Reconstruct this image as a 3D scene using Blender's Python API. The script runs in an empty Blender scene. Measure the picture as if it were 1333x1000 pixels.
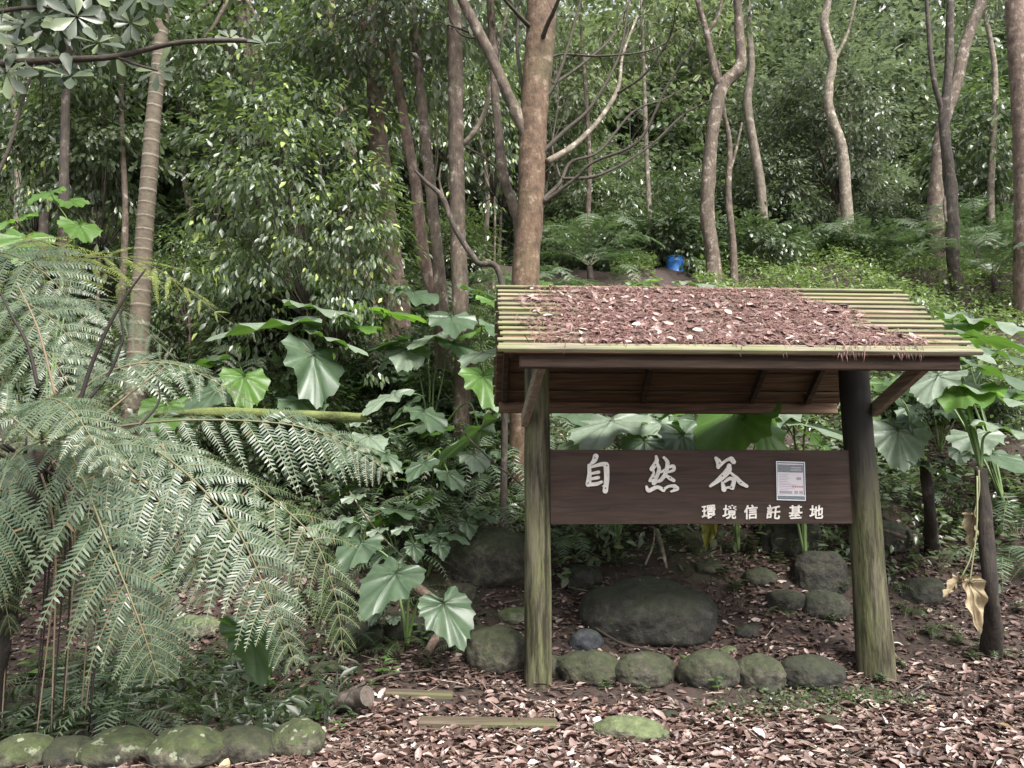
import bpy, bmesh, math, random
import numpy as np
from mathutils import Vector, Matrix, noise

random.seed(7)
RNG = np.random.default_rng(11)
SC = bpy.context.scene
COL = SC.collection
R = math.radians

# ------------------------------------------------------------------ camera, sky, sun, exposure
FPX = 1000.0
HORIZ = 630.0
PITCH = math.atan((HORIZ - 500.0) / FPX)
CAMZ = 1.5
cam_d = bpy.data.cameras.new('camera')
cam = bpy.data.objects.new('camera', cam_d)
COL.objects.link(cam)
cam.location = (0, 0, CAMZ)
cam.rotation_euler = (math.pi / 2 + PITCH, 0, 0)
cam_d.sensor_width = 36
cam_d.lens = 36 * FPX / 1333.0
cam_d.clip_start = 0.05
cam_d.clip_end = 400
SC.camera = cam

SUN_EL, SUN_AZ = R(52), R(150)      # azimuth measured clockwise from +Y: high, from the right
w = bpy.data.worlds.new('World')
SC.world = w
w.use_nodes = True
nt = w.node_tree
bg = nt.nodes['Background']
sky = nt.nodes.new('ShaderNodeTexSky')
sky.sky_type = 'NISHITA'
sky.sun_disc = False
sky.sun_elevation = SUN_EL
sky.sun_rotation = SUN_AZ
sky.dust_density = 3.0
hs = nt.nodes.new('ShaderNodeHueSaturation')
hs.inputs['Saturation'].default_value = 0.22
nt.links.new(sky.outputs[0], hs.inputs['Color'])
nt.links.new(hs.outputs[0], bg.inputs['Color'])
bg.inputs['Strength'].default_value = 0.13
sd = bpy.data.lights.new('sun', 'SUN')
sd.energy = 3.3
sd.angle = R(28)
sd.color = (1, .96, .9)
sun = bpy.data.objects.new('sun', sd)
COL.objects.link(sun)
sdir = Vector((math.sin(SUN_AZ) * math.cos(SUN_EL), math.cos(SUN_AZ) * math.cos(SUN_EL), math.sin(SUN_EL)))
sun.rotation_euler = sdir.to_track_quat('Z', 'Y').to_euler()
SC.view_settings.view_transform = 'Standard'
SC.view_settings.look = 'None'
SC.view_settings.exposure = 1.5
SC.view_settings.gamma = 1
SC.cycles.max_bounces = 6
SC.cycles.diffuse_bounces = 3
SC.cycles.transmission_bounces = 4
SC.cycles.use_denoising = True
SC.cycles.sample_clamp_indirect = 4


def ray(px, py):
    cx, cy = (px - 666.5) / FPX, (500 - py) / FPX
    return np.array((cx, math.cos(PITCH) - math.sin(PITCH) * cy, math.sin(PITCH) + math.cos(PITCH) * cy))


def P(px, py, Y):
    d = ray(px, py)
    return np.array((0, 0, CAMZ)) + d * (Y / d[1])


def proj(v):
    x, y, z = v[0], v[1], v[2] - CAMZ
    f = math.cos(PITCH) * y + math.sin(PITCH) * z
    u = -math.sin(PITCH) * y + math.cos(PITCH) * z
    return 666.5 + FPX * x / f, 500 - FPX * u / f


# ------------------------------------------------------------------ terrain height
def H(x, y):
    x = np.asarray(x, float)
    y = np.asarray(y, float)
    y0 = 6.45 + .12 * np.sin(x * 1.7) + .05 * np.sin(x * 4.1 + 1)
    s = y - y0
    sp = np.log1p(np.exp(np.clip(s * 4, -40, 40))) / 4
    far = np.maximum(0, y - 19)
    z = .62 * sp - .10 * far
    amp = np.clip(sp / 1.5, 0, 1)
    z = z + amp * (.10 * np.sin(x * 1.3 + y * .9) * np.sin(y * 1.1 - x * .5 + 2) + .05 * np.sin(x * 3.3 - y * 2.1) + .03 * np.sin(x * 6.1 + y * 5.3))
    z = z + .012 * np.sin(x * 2.3 + 1) * np.sin(y * 2.9) + .006 * np.sin(x * 7 + y * 5)
    left = np.clip((-x - 1.2) / .8, 0, 1) * np.clip((y - 4.6) / .6, 0, 1) * np.clip((7.5 - y) / 1.2, 0, 1)
    return z - .08 * left


def G(px, py):
    d = ray(px, py)
    t = 3.0
    while t < 80:
        p = np.array((0, 0, CAMZ)) + d * t
        if p[2] < H(p[0], p[1]):
            return p
        t += .02 if t < 12 else .06
    return np.array((0, 0, CAMZ)) + d * 40


# ------------------------------------------------------------------ mesh helpers
def mk_mesh(name, V, faces, mats, midx=None, smooth=True, uv=None):
    """V (n,3); faces: list of (m,k) int arrays; midx: list of material indices, one per array"""
    me = bpy.data.meshes.new(name)
    V = np.asarray(V, np.float32)
    me.vertices.add(len(V))
    me.vertices.foreach_set('co', V.ravel())
    tot, starts, idx, mi = 0, [], [], []
    for i, F in enumerate(faces):
        F = np.asarray(F, np.int32)
        if len(F) == 0:
            continue
        k = F.shape[1]
        starts.append(tot + np.arange(len(F)) * k)
        idx.append(F.ravel())
        tot += F.size
        mi.append(np.full(len(F), 0 if midx is None else midx[i], np.int32))
    starts = np.concatenate(starts).astype(np.int32)
    idx = np.concatenate(idx).astype(np.int32)
    mi = np.concatenate(mi)
    me.loops.add(len(idx))
    me.loops.foreach_set('vertex_index', idx)
    me.polygons.add(len(starts))
    me.polygons.foreach_set('loop_start', starts)
    me.polygons.foreach_set('material_index', mi)
    me.polygons.foreach_set('use_smooth', np.full(len(starts), smooth, bool))
    if uv is not None:
        l = me.uv_layers.new(name='UVMap')
        l.data.foreach_set('uv', np.asarray(uv, np.float32)[idx].ravel())
    for m in mats:
        me.materials.append(m)
    me.update(calc_edges=True)
    me.validate()
    return me


def link(name, me, parent=None, loc=None):
    o = bpy.data.objects.new(name, me)
    COL.objects.link(o)
    if parent is not None:
        o.parent = parent
    if loc is not None:
        o.location = loc
    return o


def tag(o, label=None, cat=None, group=None, kind=None):
    if label: o['label'] = label
    if cat: o['category'] = cat
    if group: o['group'] = group
    if kind: o['kind'] = kind
    return o


def thing(name, label, cat, loc, group=None):
    o = bpy.data.objects.new(name, None)
    COL.objects.link(o)
    o.location = [float(c) for c in loc]
    o.empty_display_size = .1
    return tag(o, label, cat, group)


def dup(o, loc, rz=0, sc=1.0, tilt=(0, 0)):
    c = o.copy()
    COL.objects.link(c)
    c.location = [float(k) for k in loc]
    c.rotation_euler = (tilt[0], tilt[1], rz)
    c.scale = (sc, sc, sc) if np.isscalar(sc) else sc
    for ch in o.children:
        d = ch.copy()
        COL.objects.link(d)
        d.parent = c
        for g in ch.children:
            e = g.copy()
            COL.objects.link(e)
            e.parent = d
    return c


class MB:
    """collects geometry for ONE mesh"""
    def __init__(s):
        s.V, s.F, s.M, s.n, s.UV = [], [], [], 0, []

    def add(s, V, F, mi=0, uv=None):
        V = np.asarray(V, float)
        if len(V) == 0:
            return
        Fs = F if isinstance(F, list) else [F]
        for f in Fs:
            s.F.append(np.asarray(f) + s.n)
            s.M.append(mi)
        s.V.append(V)
        s.UV.append(np.zeros((len(V), 2)) if uv is None else uv)
        s.n += len(V)

    def build(s, name, mats, parent=None, origin=(0, 0, 0), smooth=True, uv=False):
        V = np.concatenate(s.V) - np.asarray(origin, float)
        if not isinstance(mats, (list, tuple)):
            mats = [mats]
        me = mk_mesh(name, V, s.F, mats, s.M, smooth, np.concatenate(s.UV) if uv else None)
        return link(name, me, parent, None if parent is not None else [float(c) for c in origin])


def nrm(a):
    a = np.asarray(a, float)
    return a / np.maximum(np.linalg.norm(a, axis=-1, keepdims=True), 1e-9)


def catmull(pts, n):
    p = np.asarray(pts, float)
    if len(p) == 2:
        t = np.linspace(0, 1, n)[:, None]
        return p[0] * (1 - t) + p[1] * t
    q = np.vstack([2 * p[0] - p[1], p, 2 * p[-1] - p[-2]])
    m = len(p) - 1
    out = []
    for t in np.linspace(0, m, n):
        i = min(int(t), m - 1)
        u = t - i
        a, b, c, d = q[i], q[i + 1], q[i + 2], q[i + 3]
        out.append(.5 * (2 * b + (c - a) * u + (2 * a - 5 * b + 4 * c - d) * u * u + (3 * b - a - 3 * c + d) * u ** 3))
    return np.array(out)


def frames(C, up):
    T = np.gradient(C, axis=0)
    T = nrm(T)
    N = np.zeros_like(C)
    n = np.asarray(up, float)
    for i in range(len(C)):
        n = n - T[i] * np.dot(n, T[i])
        l = np.linalg.norm(n)
        n = n / l if l > 1e-6 else nrm(np.cross(T[i], (1, 0, 0)))
        N[i] = n
    return T, N, np.cross(T, N)


def tube(C, rad, ns=8, wob=0.0, up=(0.3, -.9, .2), cap=True, seed=0):
    C = np.asarray(C, float)
    n = len(C)
    rad = np.interp(np.linspace(0, 1, n), np.linspace(0, 1, len(rad)), rad) if not np.isscalar(rad) else np.full(n, rad)
    T, N, S = frames(C, up)
    a = np.linspace(0, 2 * np.pi, ns, endpoint=False)
    rr = np.repeat(rad[:, None], ns, 1)
    if wob:
        k = np.arange(n)[:, None]
        rr = rr * (1 + wob * (.5 * np.sin(a[None] * 2 + k * .35 + seed) + .35 * np.sin(a[None] * 3 - k * .6 + seed * 2) + .3 * np.sin(a[None] * 5 + k * .9 + seed)))
    V = C[:, None] + rr[..., None] * (np.cos(a)[None, :, None] * N[:, None] + np.sin(a)[None, :, None] * S[:, None])
    V = V.reshape(-1, 3)
    i = np.arange(n - 1)[:, None]
    j = np.arange(ns)[None]
    F = np.stack([i * ns + j, i * ns + (j + 1) % ns, (i + 1) * ns + (j + 1) % ns, (i + 1) * ns + j], -1).reshape(-1, 4)
    fl = [F]
    if cap:
        V = np.vstack([V, C[0], C[-1]])
        j = np.arange(ns)
        fl.append(np.stack([np.full(ns, n * ns), (j + 1) % ns, j], -1))
        b = (n - 1) * ns
        fl.append(np.stack([np.full(ns, n * ns + 1), b + j, b + (j + 1) % ns], -1))
    return V, fl


def box(c, u, v, wv, su, sv, sw, bev=.006):
    """oriented chamfered box: centre c, unit axes, full sizes"""
    c, u, v, wv = [np.asarray(k, float) for k in (c, u, v, wv)]
    bm = bmesh.new()
    bmesh.ops.create_cube(bm, size=1)
    for q in bm.verts:
        q.co = (q.co.x * su, q.co.y * sv, q.co.z * sw)
    if bev:
        bmesh.ops.bevel(bm, geom=bm.edges[:], offset=bev, segments=1, affect='EDGES', profile=.5)
    V = np.array([q.co[:] for q in bm.verts])
    bm.verts.index_update()
    F = {}
    for f in bm.faces:
        F.setdefault(len(f.verts), []).append([q.index for q in f.verts])
    bm.free()
    return c + V[:, :1] * u + V[:, 1:2] * v + V[:, 2:] * wv, [np.array(k) for k in F.values()]


def scatter(tv, tf, pos, D, N, scale, wid=1.0):
    """instances of a small template leaf (tip along +Y, face +Z) as one vertex / triangle array"""
    D = nrm(D)
    N = nrm(N - D * np.sum(N * D, -1, keepdims=True))
    S = np.cross(D, N)
    scale = np.broadcast_to(np.asarray(scale, float), (len(pos),))
    wid = np.broadcast_to(np.asarray(wid, float), (len(pos),))
    V = pos[:, None] + scale[:, None, None] * (tv[None, :, 0:1] * (S * wid[:, None])[:, None] + tv[None, :, 1:2] * D[:, None] + tv[None, :, 2:3] * N[:, None])
    F = tf[None] + (np.arange(len(pos)) * len(tv))[:, None, None]
    return V.reshape(-1, 3), F.reshape(-1, tf.shape[1])


LEAF = (np.array([(0, 0, 0), (-.23, .36, .05), (.23, .36, .05), (0, 1, -.12), (0, .42, 0), (-.15, .75, -.02), (.15, .75, -.02)]),
        np.array([(0, 2, 4), (0, 4, 1), (1, 4, 5), (4, 2, 6), (5, 4, 3), (4, 6, 3)]))
OBOV = (np.array([(0, 0, 0), (-.13, .35, .03), (.13, .35, .03), (-.24, .7, .05), (.24, .7, .05), (-.12, .94, .0), (.12, .94, .0), (0, .38, 0), (0, .72, .0), (0, 1, -.04)]),
        np.array([(0, 2, 7), (0, 7, 1), (1, 7, 8), (1, 8, 3), (7, 2, 4), (7, 4, 8), (3, 8, 5), (8, 4, 6), (5, 8, 9), (8, 6, 9)]))
PINN = (np.array([(-.13, 0, 0), (.13, 0, 0), (.115, .6, -.03), (0, 1, -.1), (-.115, .6, -.03)]),
        np.array([(0, 1, 2), (0, 2, 4), (4, 2, 3)]))


def litter_template(curl, twist, seed):
    r = random.Random(seed)
    rows = [(0, .02), (.14, .17), (.4, .27), (.68, .24), (.88, .13), (1, .01)]
    V = []
    for y, hw in rows:
        for s in (-1, 0, 1):
            x = s * hw * r.uniform(.85, 1.1)
            V.append((x, y - .5, .42 * curl * (x * x * 5) + .55 * twist * x * (y - .5) + curl * .35 * (y - .5) ** 2 + r.uniform(-.015, .015)))
    F = []
    for i in range(5):
        for s in range(2):
            a = i * 3 + s
            F += [(a, a + 1, a + 4), (a, a + 4, a + 3)]
    return np.array(V), np.array(F)


def unit(n, rng=RNG):
    return nrm(rng.normal(size=(n, 3)))


# ------------------------------------------------------------------ materials
def new_mat(name):
    m = bpy.data.materials.new(name)
    m.use_nodes = True
    return m, m.node_tree, m.node_tree.nodes['Principled BSDF']


def ramp(nt, stops):
    r = nt.nodes.new('ShaderNodeValToRGB')
    e = r.color_ramp.elements
    while len(e) < len(stops):
        e.new(.5)
    for k, (p, c) in enumerate(stops):
        e[k].position = p
        e[k].color = (*c, 1)
    return r


def leaf_mat(name, stops, rough=.42, trans=.25, tcol=(.16, .3, .04), spec=.5, vary=True):
    m, nt, b = new_mat(name)
    g = nt.nodes.new('ShaderNodeNewGeometry')
    r = ramp(nt, stops)
    nt.links.new(g.outputs['Random Per Island'], r.inputs[0])
    nt.links.new(r.outputs[0], b.inputs['Base Color'])
    b.inputs['Roughness'].default_value = rough
    b.inputs['Specular IOR Level'].default_value = spec
    if trans:
        t = nt.nodes.new('ShaderNodeBsdfTranslucent')
        t.inputs[0].default_value = (*tcol, 1)
        mx = nt.nodes.new('ShaderNodeMixShader')
        mx.inputs[0].default_value = trans
        nt.links.new(b.outputs[0], mx.inputs[1])
        nt.links.new(t.outputs[0], mx.inputs[2])
        nt.links.new(mx.outputs[0], nt.nodes['Material Output'].inputs[0])
    return m


def bark_mat(name, c1, c2, c3=None, sc=(6, 6, 1.6), moss=None, mossamt=.5, rough=.85, bump=.6):
    m, nt, b = new_mat(name)
    tc = nt.nodes.new('ShaderNodeTexCoord')
    mp = nt.nodes.new('ShaderNodeMapping')
    mp.inputs['Scale'].default_value = sc
    nt.links.new(tc.outputs['Object'], mp.inputs[0])
    n1 = nt.nodes.new('ShaderNodeTexNoise')
    n1.inputs['Scale'].default_value = 2.2
    n1.inputs['Detail'].default_value = 8
    n1.inputs['Roughness'].default_value = .7
    nt.links.new(mp.outputs[0], n1.inputs['Vector'])
    st = [(.3, c1), (.62, c2)] + ([(.74, c3)] if c3 else [])
    r = ramp(nt, st)
    nt.links.new(n1.outputs[0], r.inputs[0])
    col = r.outputs[0]
    if moss:
        n2 = nt.nodes.new('ShaderNodeTexNoise')
        n2.inputs['Scale'].default_value = 1.7
        n2.inputs['Detail'].default_value = 5
        nt.links.new(tc.outputs['Object'], n2.inputs['Vector'])
        r2 = ramp(nt, [(1 - mossamt - .12, (0, 0, 0)), (1 - mossamt + .12, (1, 1, 1))])
        nt.links.new(n2.outputs[0], r2.inputs[0])
        mx = nt.nodes.new('ShaderNodeMixRGB')
        nt.links.new(r2.outputs[0], mx.inputs[0])
        nt.links.new(col, mx.inputs[1])
        mx.inputs[2].default_value = (*moss, 1)
        col = mx.outputs[0]
    if c3:      # pale lichen blotches
        n5 = nt.nodes.new('ShaderNodeTexNoise')
        n5.inputs['Scale'].default_value = 7
        n5.inputs['Detail'].default_value = 6
        n5.inputs['Roughness'].default_value = .65
        mp5 = nt.nodes.new('ShaderNodeMapping')
        mp5.inputs['Location'].default_value = (3, 7, 1)
        nt.links.new(tc.outputs['Object'], mp5.inputs[0])
        nt.links.new(mp5.outputs[0], n5.inputs['Vector'])
        r5 = ramp(nt, [(.56, (0, 0, 0)), (.64, (.75, .75, .75))])
        nt.links.new(n5.outputs[0], r5.inputs[0])
        m5 = nt.nodes.new('ShaderNodeMixRGB')
        nt.links.new(r5.outputs[0], m5.inputs[0])
        nt.links.new(col, m5.inputs[1])
        m5.inputs[2].default_value = (c3[0], c3[1], c3[2] * 1.03, 1)
        r6 = ramp(nt, [(.33, (.4, .4, .4)), (.5, (1, 1, 1))])
        nt.links.new(n5.outputs[0], r6.inputs[0])
        m6 = nt.nodes.new('ShaderNodeMixRGB')
        m6.blend_type = 'MULTIPLY'
        m6.inputs[0].default_value = .8
        nt.links.new(m5.outputs[0], m6.inputs[1])
        nt.links.new(r6.outputs[0], m6.inputs[2])
        col = m6.outputs[0]
    nt.links.new(col, b.inputs['Base Color'])
    b.inputs['Roughness'].default_value = rough
    bp = nt.nodes.new('ShaderNodeBump')
    bp.inputs['Strength'].default_value = bump
    bp.inputs['Distance'].default_value = .02
    nt.links.new(n1.outputs[0], bp.inputs['Height'])
    nt.links.new(bp.outputs[0], b.inputs['Normal'])
    return m


def rock_mat(name, base1, base2, moss, mossamt, lichen=None, rough=.85):
    m, nt, b = new_mat(name)
    tc = nt.nodes.new('ShaderNodeTexCoord')
    oi = nt.nodes.new('ShaderNodeObjectInfo')
    ad = nt.nodes.new('ShaderNodeVectorMath')
    ad.operation = 'ADD'
    nt.links.new(tc.outputs['Object'], ad.inputs[0])
    sc = nt.nodes.new('ShaderNodeVectorMath')
    sc.operation = 'SCALE'
    sc.inputs[0].default_value = (37, 17, 53)
    nt.links.new(oi.outputs['Random'], sc.inputs['Scale'])
    nt.links.new(sc.outputs[0], ad.inputs[1])
    n1 = nt.nodes.new('ShaderNodeTexNoise')
    n1.inputs['Scale'].default_value = 14
    n1.inputs['Detail'].default_value = 9
    n1.inputs['Roughness'].default_value = .68
    nt.links.new(ad.outputs[0], n1.inputs['Vector'])
    r = ramp(nt, [(.32, base1), (.66, base2)])
    nt.links.new(n1.outputs[0], r.inputs[0])
    n2 = nt.nodes.new('ShaderNodeTexNoise')
    n2.inputs['Scale'].default_value = 4.5
    n2.inputs['Detail'].default_value = 7
    n2.inputs['Roughness'].default_value = .65
    nt.links.new(ad.outputs[0], n2.inputs['Vector'])
    g = nt.nodes.new('ShaderNodeNewGeometry')
    sx = nt.nodes.new('ShaderNodeSeparateXYZ')
    nt.links.new(g.outputs['Normal'], sx.inputs[0])
    ma = nt.nodes.new('ShaderNodeMath')
    ma.operation = 'MULTIPLY_ADD'
    ma.inputs[1].default_value = .28
    nt.links.new(sx.outputs[2], ma.inputs[0])
    nt.links.new(n2.outputs[0], ma.inputs[2])
    r2 = ramp(nt, [(.78 - mossamt * .5, (0, 0, 0)), (.95 - mossamt * .5, (1, 1, 1))])
    nt.links.new(ma.outputs[0], r2.inputs[0])
    mx = nt.nodes.new('ShaderNodeMixRGB')
    nt.links.new(r2.outputs[0], mx.inputs[0])
    nt.links.new(r.outputs[0], mx.inputs[1])
    mx.inputs[2].default_value = (*moss, 1)
    mm = nt.nodes.new('ShaderNodeMixRGB')
    mm.blend_type = 'MULTIPLY'
    mm.inputs[0].default_value = .75
    nt.links.new(mx.outputs[0], mm.inputs[1])
    r4 = ramp(nt, [(.34, (.3, .3, .28)), (.66, (1.45, 1.45, 1.38))])
    nt.links.new(n1.outputs[0], r4.inputs[0])
    nt.links.new(r4.outputs[0], mm.inputs[2])
    col = mm.outputs[0]
    if lichen:
        vo = nt.nodes.new('ShaderNodeTexNoise')
        vo.inputs['Scale'].default_value = 17
        vo.inputs['Detail'].default_value = 3
        nt.links.new(ad.outputs[0], vo.inputs['Vector'])
        r3 = ramp(nt, [(.61, (0, 0, 0)), (.66, (.8, .8, .8))])
        nt.links.new(vo.outputs[0], r3.inputs[0])
        m2 = nt.nodes.new('ShaderNodeMixRGB')
        nt.links.new(r3.outputs[0], m2.inputs[0])
        nt.links.new(col, m2.inputs[1])
        m2.inputs[2].default_value = (*lichen, 1)
        col = m2.outputs[0]
    nt.links.new(col, b.inputs['Base Color'])
    b.inputs['Roughness'].default_value = rough
    bp = nt.nodes.new('ShaderNodeBump')
    bp.inputs['Strength'].default_value = .9
    bp.inputs['Distance'].default_value = .035
    nt.links.new(n1.outputs[0], bp.inputs['Height'])
    nt.links.new(bp.outputs[0], b.inputs['Normal'])
    return m


def plain(name, c, rough=.6, spec=.4, metal=0):
    m, nt, b = new_mat(name)
    b.inputs['Base Color'].default_value = (*c, 1)
    b.inputs['Roughness'].default_value = rough
    b.inputs['Specular IOR Level'].default_value = spec
    b.inputs['Metallic'].default_value = metal
    return m


G1, G2, G3 = (.022, .045, .014), (.045, .085, .024), (.085, .135, .035)
M_far = leaf_mat('leaves_far', [(0, (.045, .06, .036)), (.6, (.088, .112, .062)), (.93, (.15, .18, .11)), (1, (.3, .32, .23))], .3, .3, (.18, .24, .11), .8)
M_farY = leaf_mat('leaves_far_yellowish', [(0, (.06, .085, .04)), (.6, (.11, .145, .066)), (1, (.18, .215, .105))], .36, .33, (.22, .29, .11), .6)
M_dark = leaf_mat('leaves_dark', [(0, (.034, .05, .026)), (.6, (.06, .084, .04)), (1, (.10, .13, .068))], .3, .2, (.13, .21, .06), .7)
M_shrub = leaf_mat('leaves_shrub', [(0, (.042, .06, .032)), (.5, (.075, .10, .052)), (1, (.13, .16, .085))], .3, .25, (.17, .27, .07), .7)
M_sap = leaf_mat('leaves_sapling', [(0, (.04, .06, .033)), (.7, (.08, .108, .056)), (.9, (.12, .15, .08)), (.92, (.24, .32, .08)), (1, (.34, .40, .11))], .36, .3, (.22, .33, .08), .75)
M_fern = leaf_mat('fern_leaflets', [(0, (.046, .076, .044)), (.975, (.095, .135, .082)), (.982, (.13, .11, .055)), (1, (.12, .08, .04))], .4, .25, (.15, .26, .08), spec=.6)
M_fernD = leaf_mat('fern_leaflets_dark', [(0, (.028, .05, .02)), (.95, (.06, .092, .036)), (1, (.12, .09, .04))], .44, .22, (.11, .22, .05), .5)
M_fernY = leaf_mat('fern_leaflets_yellow', [(0, (.12, .17, .03)), (1, (.24, .28, .06))], .45, .4, (.35, .42, .06))
M_stalk = plain('fern_stalk', (.10, .10, .05), .6)
M_dead = plain('dead_stalk', (.018, .012, .010), .75)
M_deadtan = plain('dried_stalk', (.16, .12, .08), .8)
M_cover = leaf_mat('ground_cover_leaves', [(0, (.06, .09, .035)), (.6, (.105, .15, .055)), (1, (.18, .23, .095))], .36, .28, (.24, .36, .08), .6)
M_weed = leaf_mat('weed_leaves', [(0, (.05, .1, .03)), (1, (.11, .18, .06))], .4, .25)
M_litter = leaf_mat('dead_leaves', [(0, (.03, .016, .012)), (.4, (.085, .048, .038)), (.7, (.16, .102, .086)), (.9, (.27, .2, .18)), (.98, (.45, .39, .36)), (1, (.24, .155, .06))], .5, 0, spec=.5)
M_litterR = leaf_mat('dead_leaves_roof', [(0, (.045, .022, .018)), (.45, (.125, .066, .056)), (.8, (.22, .145, .13)), (1, (.44, .36, .33))], .5, 0, spec=.5)
M_litterS = leaf_mat('dead_leaves_slope', [(0, (.025, .014, .011)), (.5, (.065, .037, .03)), (.85, (.15, .095, .08)), (1, (.32, .26, .23))], .6, 0, spec=.35)
M_twiglitter = leaf_mat('dead_twigs', [(0, (.03, .02, .015)), (.7, (.11, .08, .06)), (1, (.3, .25, .2))], .8, 0)
M_needle = leaf_mat('dead_needles', [(0, (.045, .018, .015)), (.6, (.125, .056, .047)), (1, (.23, .13, .11))], .7, 0)

M_bark_main = bark_mat('bark_main', (.05, .029, .017), (.135, .083, .05), (.22, .165, .12), (9, 9, 5), (.085, .07, .033), .38, bump=1)
M_bark_red = bark_mat('bark_red', (.065, .042, .032), (.19, .13, .10), (.33, .26, .21), (9, 9, 4), (.08, .075, .045), .3, bump=1)
M_bark_brown = bark_mat('bark_brown', (.035, .026, .019), (.135, .10, .075), (.32, .28, .23), (10, 10, 3.5), (.055, .06, .03), .32, bump=1)
M_bark_pale = bark_mat('bark_pale', (.08, .066, .048), (.235, .195, .15), (.42, .38, .32), (9, 9, 5), (.10, .095, .06), .25, bump=1)
M_bark_dark = bark_mat('bark_dark', (.016, .012, .010), (.065, .05, .038), (.16, .135, .11), (11, 11, 4), bump=1)
M_bark_far = bark_mat('bark_far', (.06, .05, .038), (.16, .13, .1), (.24, .21, .17), (5, 5, 1.2), (.06, .07, .035), .3)
M_twig = bark_mat('twig_dark', (.022, .017, .013), (.06, .047, .035), None, (12, 12, 12))
M_palm = bark_mat('palm_bark', (.045, .035, .025), (.105, .083, .058), None, (5, 5, 9), (.09, .085, .05), .35)
M_ring = bark_mat('palm_ring', (.08, .068, .05), (.2, .175, .13), None, (14, 14, 20), bump=.4)
M_treefern = bark_mat('treefern_trunk', (.008, .006, .005), (.035, .025, .018), (.07, .055, .04), (14, 14, 3), bump=1)

M_rock = rock_mat('rock_mossy', (.022, .02, .015), (.068, .062, .045), (.03, .035, .014), .55)
M_rockL = rock_mat('rock_mossy_lichen', (.035, .032, .022), (.10, .092, .066), (.042, .054, .018), .6, (.2, .22, .15))
M_rockD = rock_mat('rock_dark', (.011, .010, .008), (.036, .033, .026), (.018, .021, .009), .5)
M_rockP = rock_mat('rock_pale', (.08, .078, .056), (.19, .185, .135), (.10, .122, .055), .6)
M_rockB = rock_mat('rock_bluish', (.018, .02, .025), (.05, .055, .066), (.04, .045, .03), .1)


def wood_mat(name, c1, c2, axis, rough=.75, moss=None, mossamt=.4, sheen=.25):
    """axis: world direction of the grain"""
    m, nt, b = new_mat(name)
    tc = nt.nodes.new('ShaderNodeTexCoord')
    mp = nt.nodes.new('ShaderNodeMapping')
    mp.inputs['Scale'].default_value = [1.2 if k == axis else 26 for k in range(3)]
    nt.links.new(tc.outputs['Object'], mp.inputs[0])
    n1 = nt.nodes.new('ShaderNodeTexNoise')
    n1.inputs['Scale'].default_value = 1.6
    n1.inputs['Detail'].default_value = 7
    n1.inputs['Distortion'].default_value = .6
    nt.links.new(mp.outputs[0], n1.inputs['Vector'])
    r = ramp(nt, [(.3, c1), (.68, c2)])
    nt.links.new(n1.outputs[0], r.inputs[0])
    g = nt.nodes.new('ShaderNodeNewGeometry')
    rp = ramp(nt, [(0, (.7, .7, .7)), (1, (1.2, 1.15, 1.1))])
    nt.links.new(g.outputs['Random Per Island'], rp.inputs[0])
    mu = nt.nodes.new('ShaderNodeMixRGB')
    mu.blend_type = 'MULTIPLY'
    mu.inputs[0].default_value = 1
    nt.links.new(r.outputs[0], mu.inputs[1])
    nt.links.new(rp.outputs[0], mu.inputs[2])
    col = mu.outputs[0]
    if moss:
        n2 = nt.nodes.new('ShaderNodeTexNoise')
        n2.inputs['Scale'].default_value = 3.2
        n2.inputs['Detail'].default_value = 8
        n2.inputs['Roughness'].default_value = .7
        mp2 = nt.nodes.new('ShaderNodeMapping')
        mp2.inputs['Scale'].default_value = [.45 if k == axis else 2.2 for k in range(3)]
        nt.links.new(tc.outputs['Object'], mp2.inputs[0])
        nt.links.new(mp2.outputs[0], n2.inputs['Vector'])
        r2 = ramp(nt, [(.6 - mossamt * .4, (0, 0, 0)), (.82 - mossamt * .4, (1, 1, 1))])
        nt.links.new(n2.outputs[0], r2.inputs[0])
        mx = nt.nodes.new('ShaderNodeMixRGB')
        nt.links.new(r2.outputs[0], mx.inputs[0])
        nt.links.new(col, mx.inputs[1])
        mx.inputs[2].default_value = (*moss, 1)
        col = mx.outputs[0]
    nt.links.new(col, b.inputs['Base Color'])
    b.inputs['Roughness'].default_value = rough
    b.inputs['Specular IOR Level'].default_value = sheen
    bp = nt.nodes.new('ShaderNodeBump')
    bp.inputs['Strength'].default_value = .35
    bp.inputs['Distance'].default_value = .006
    nt.links.new(n1.outputs[0], bp.inputs['Height'])
    nt.links.new(bp.outputs[0], b.inputs['Normal'])
    return m


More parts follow.
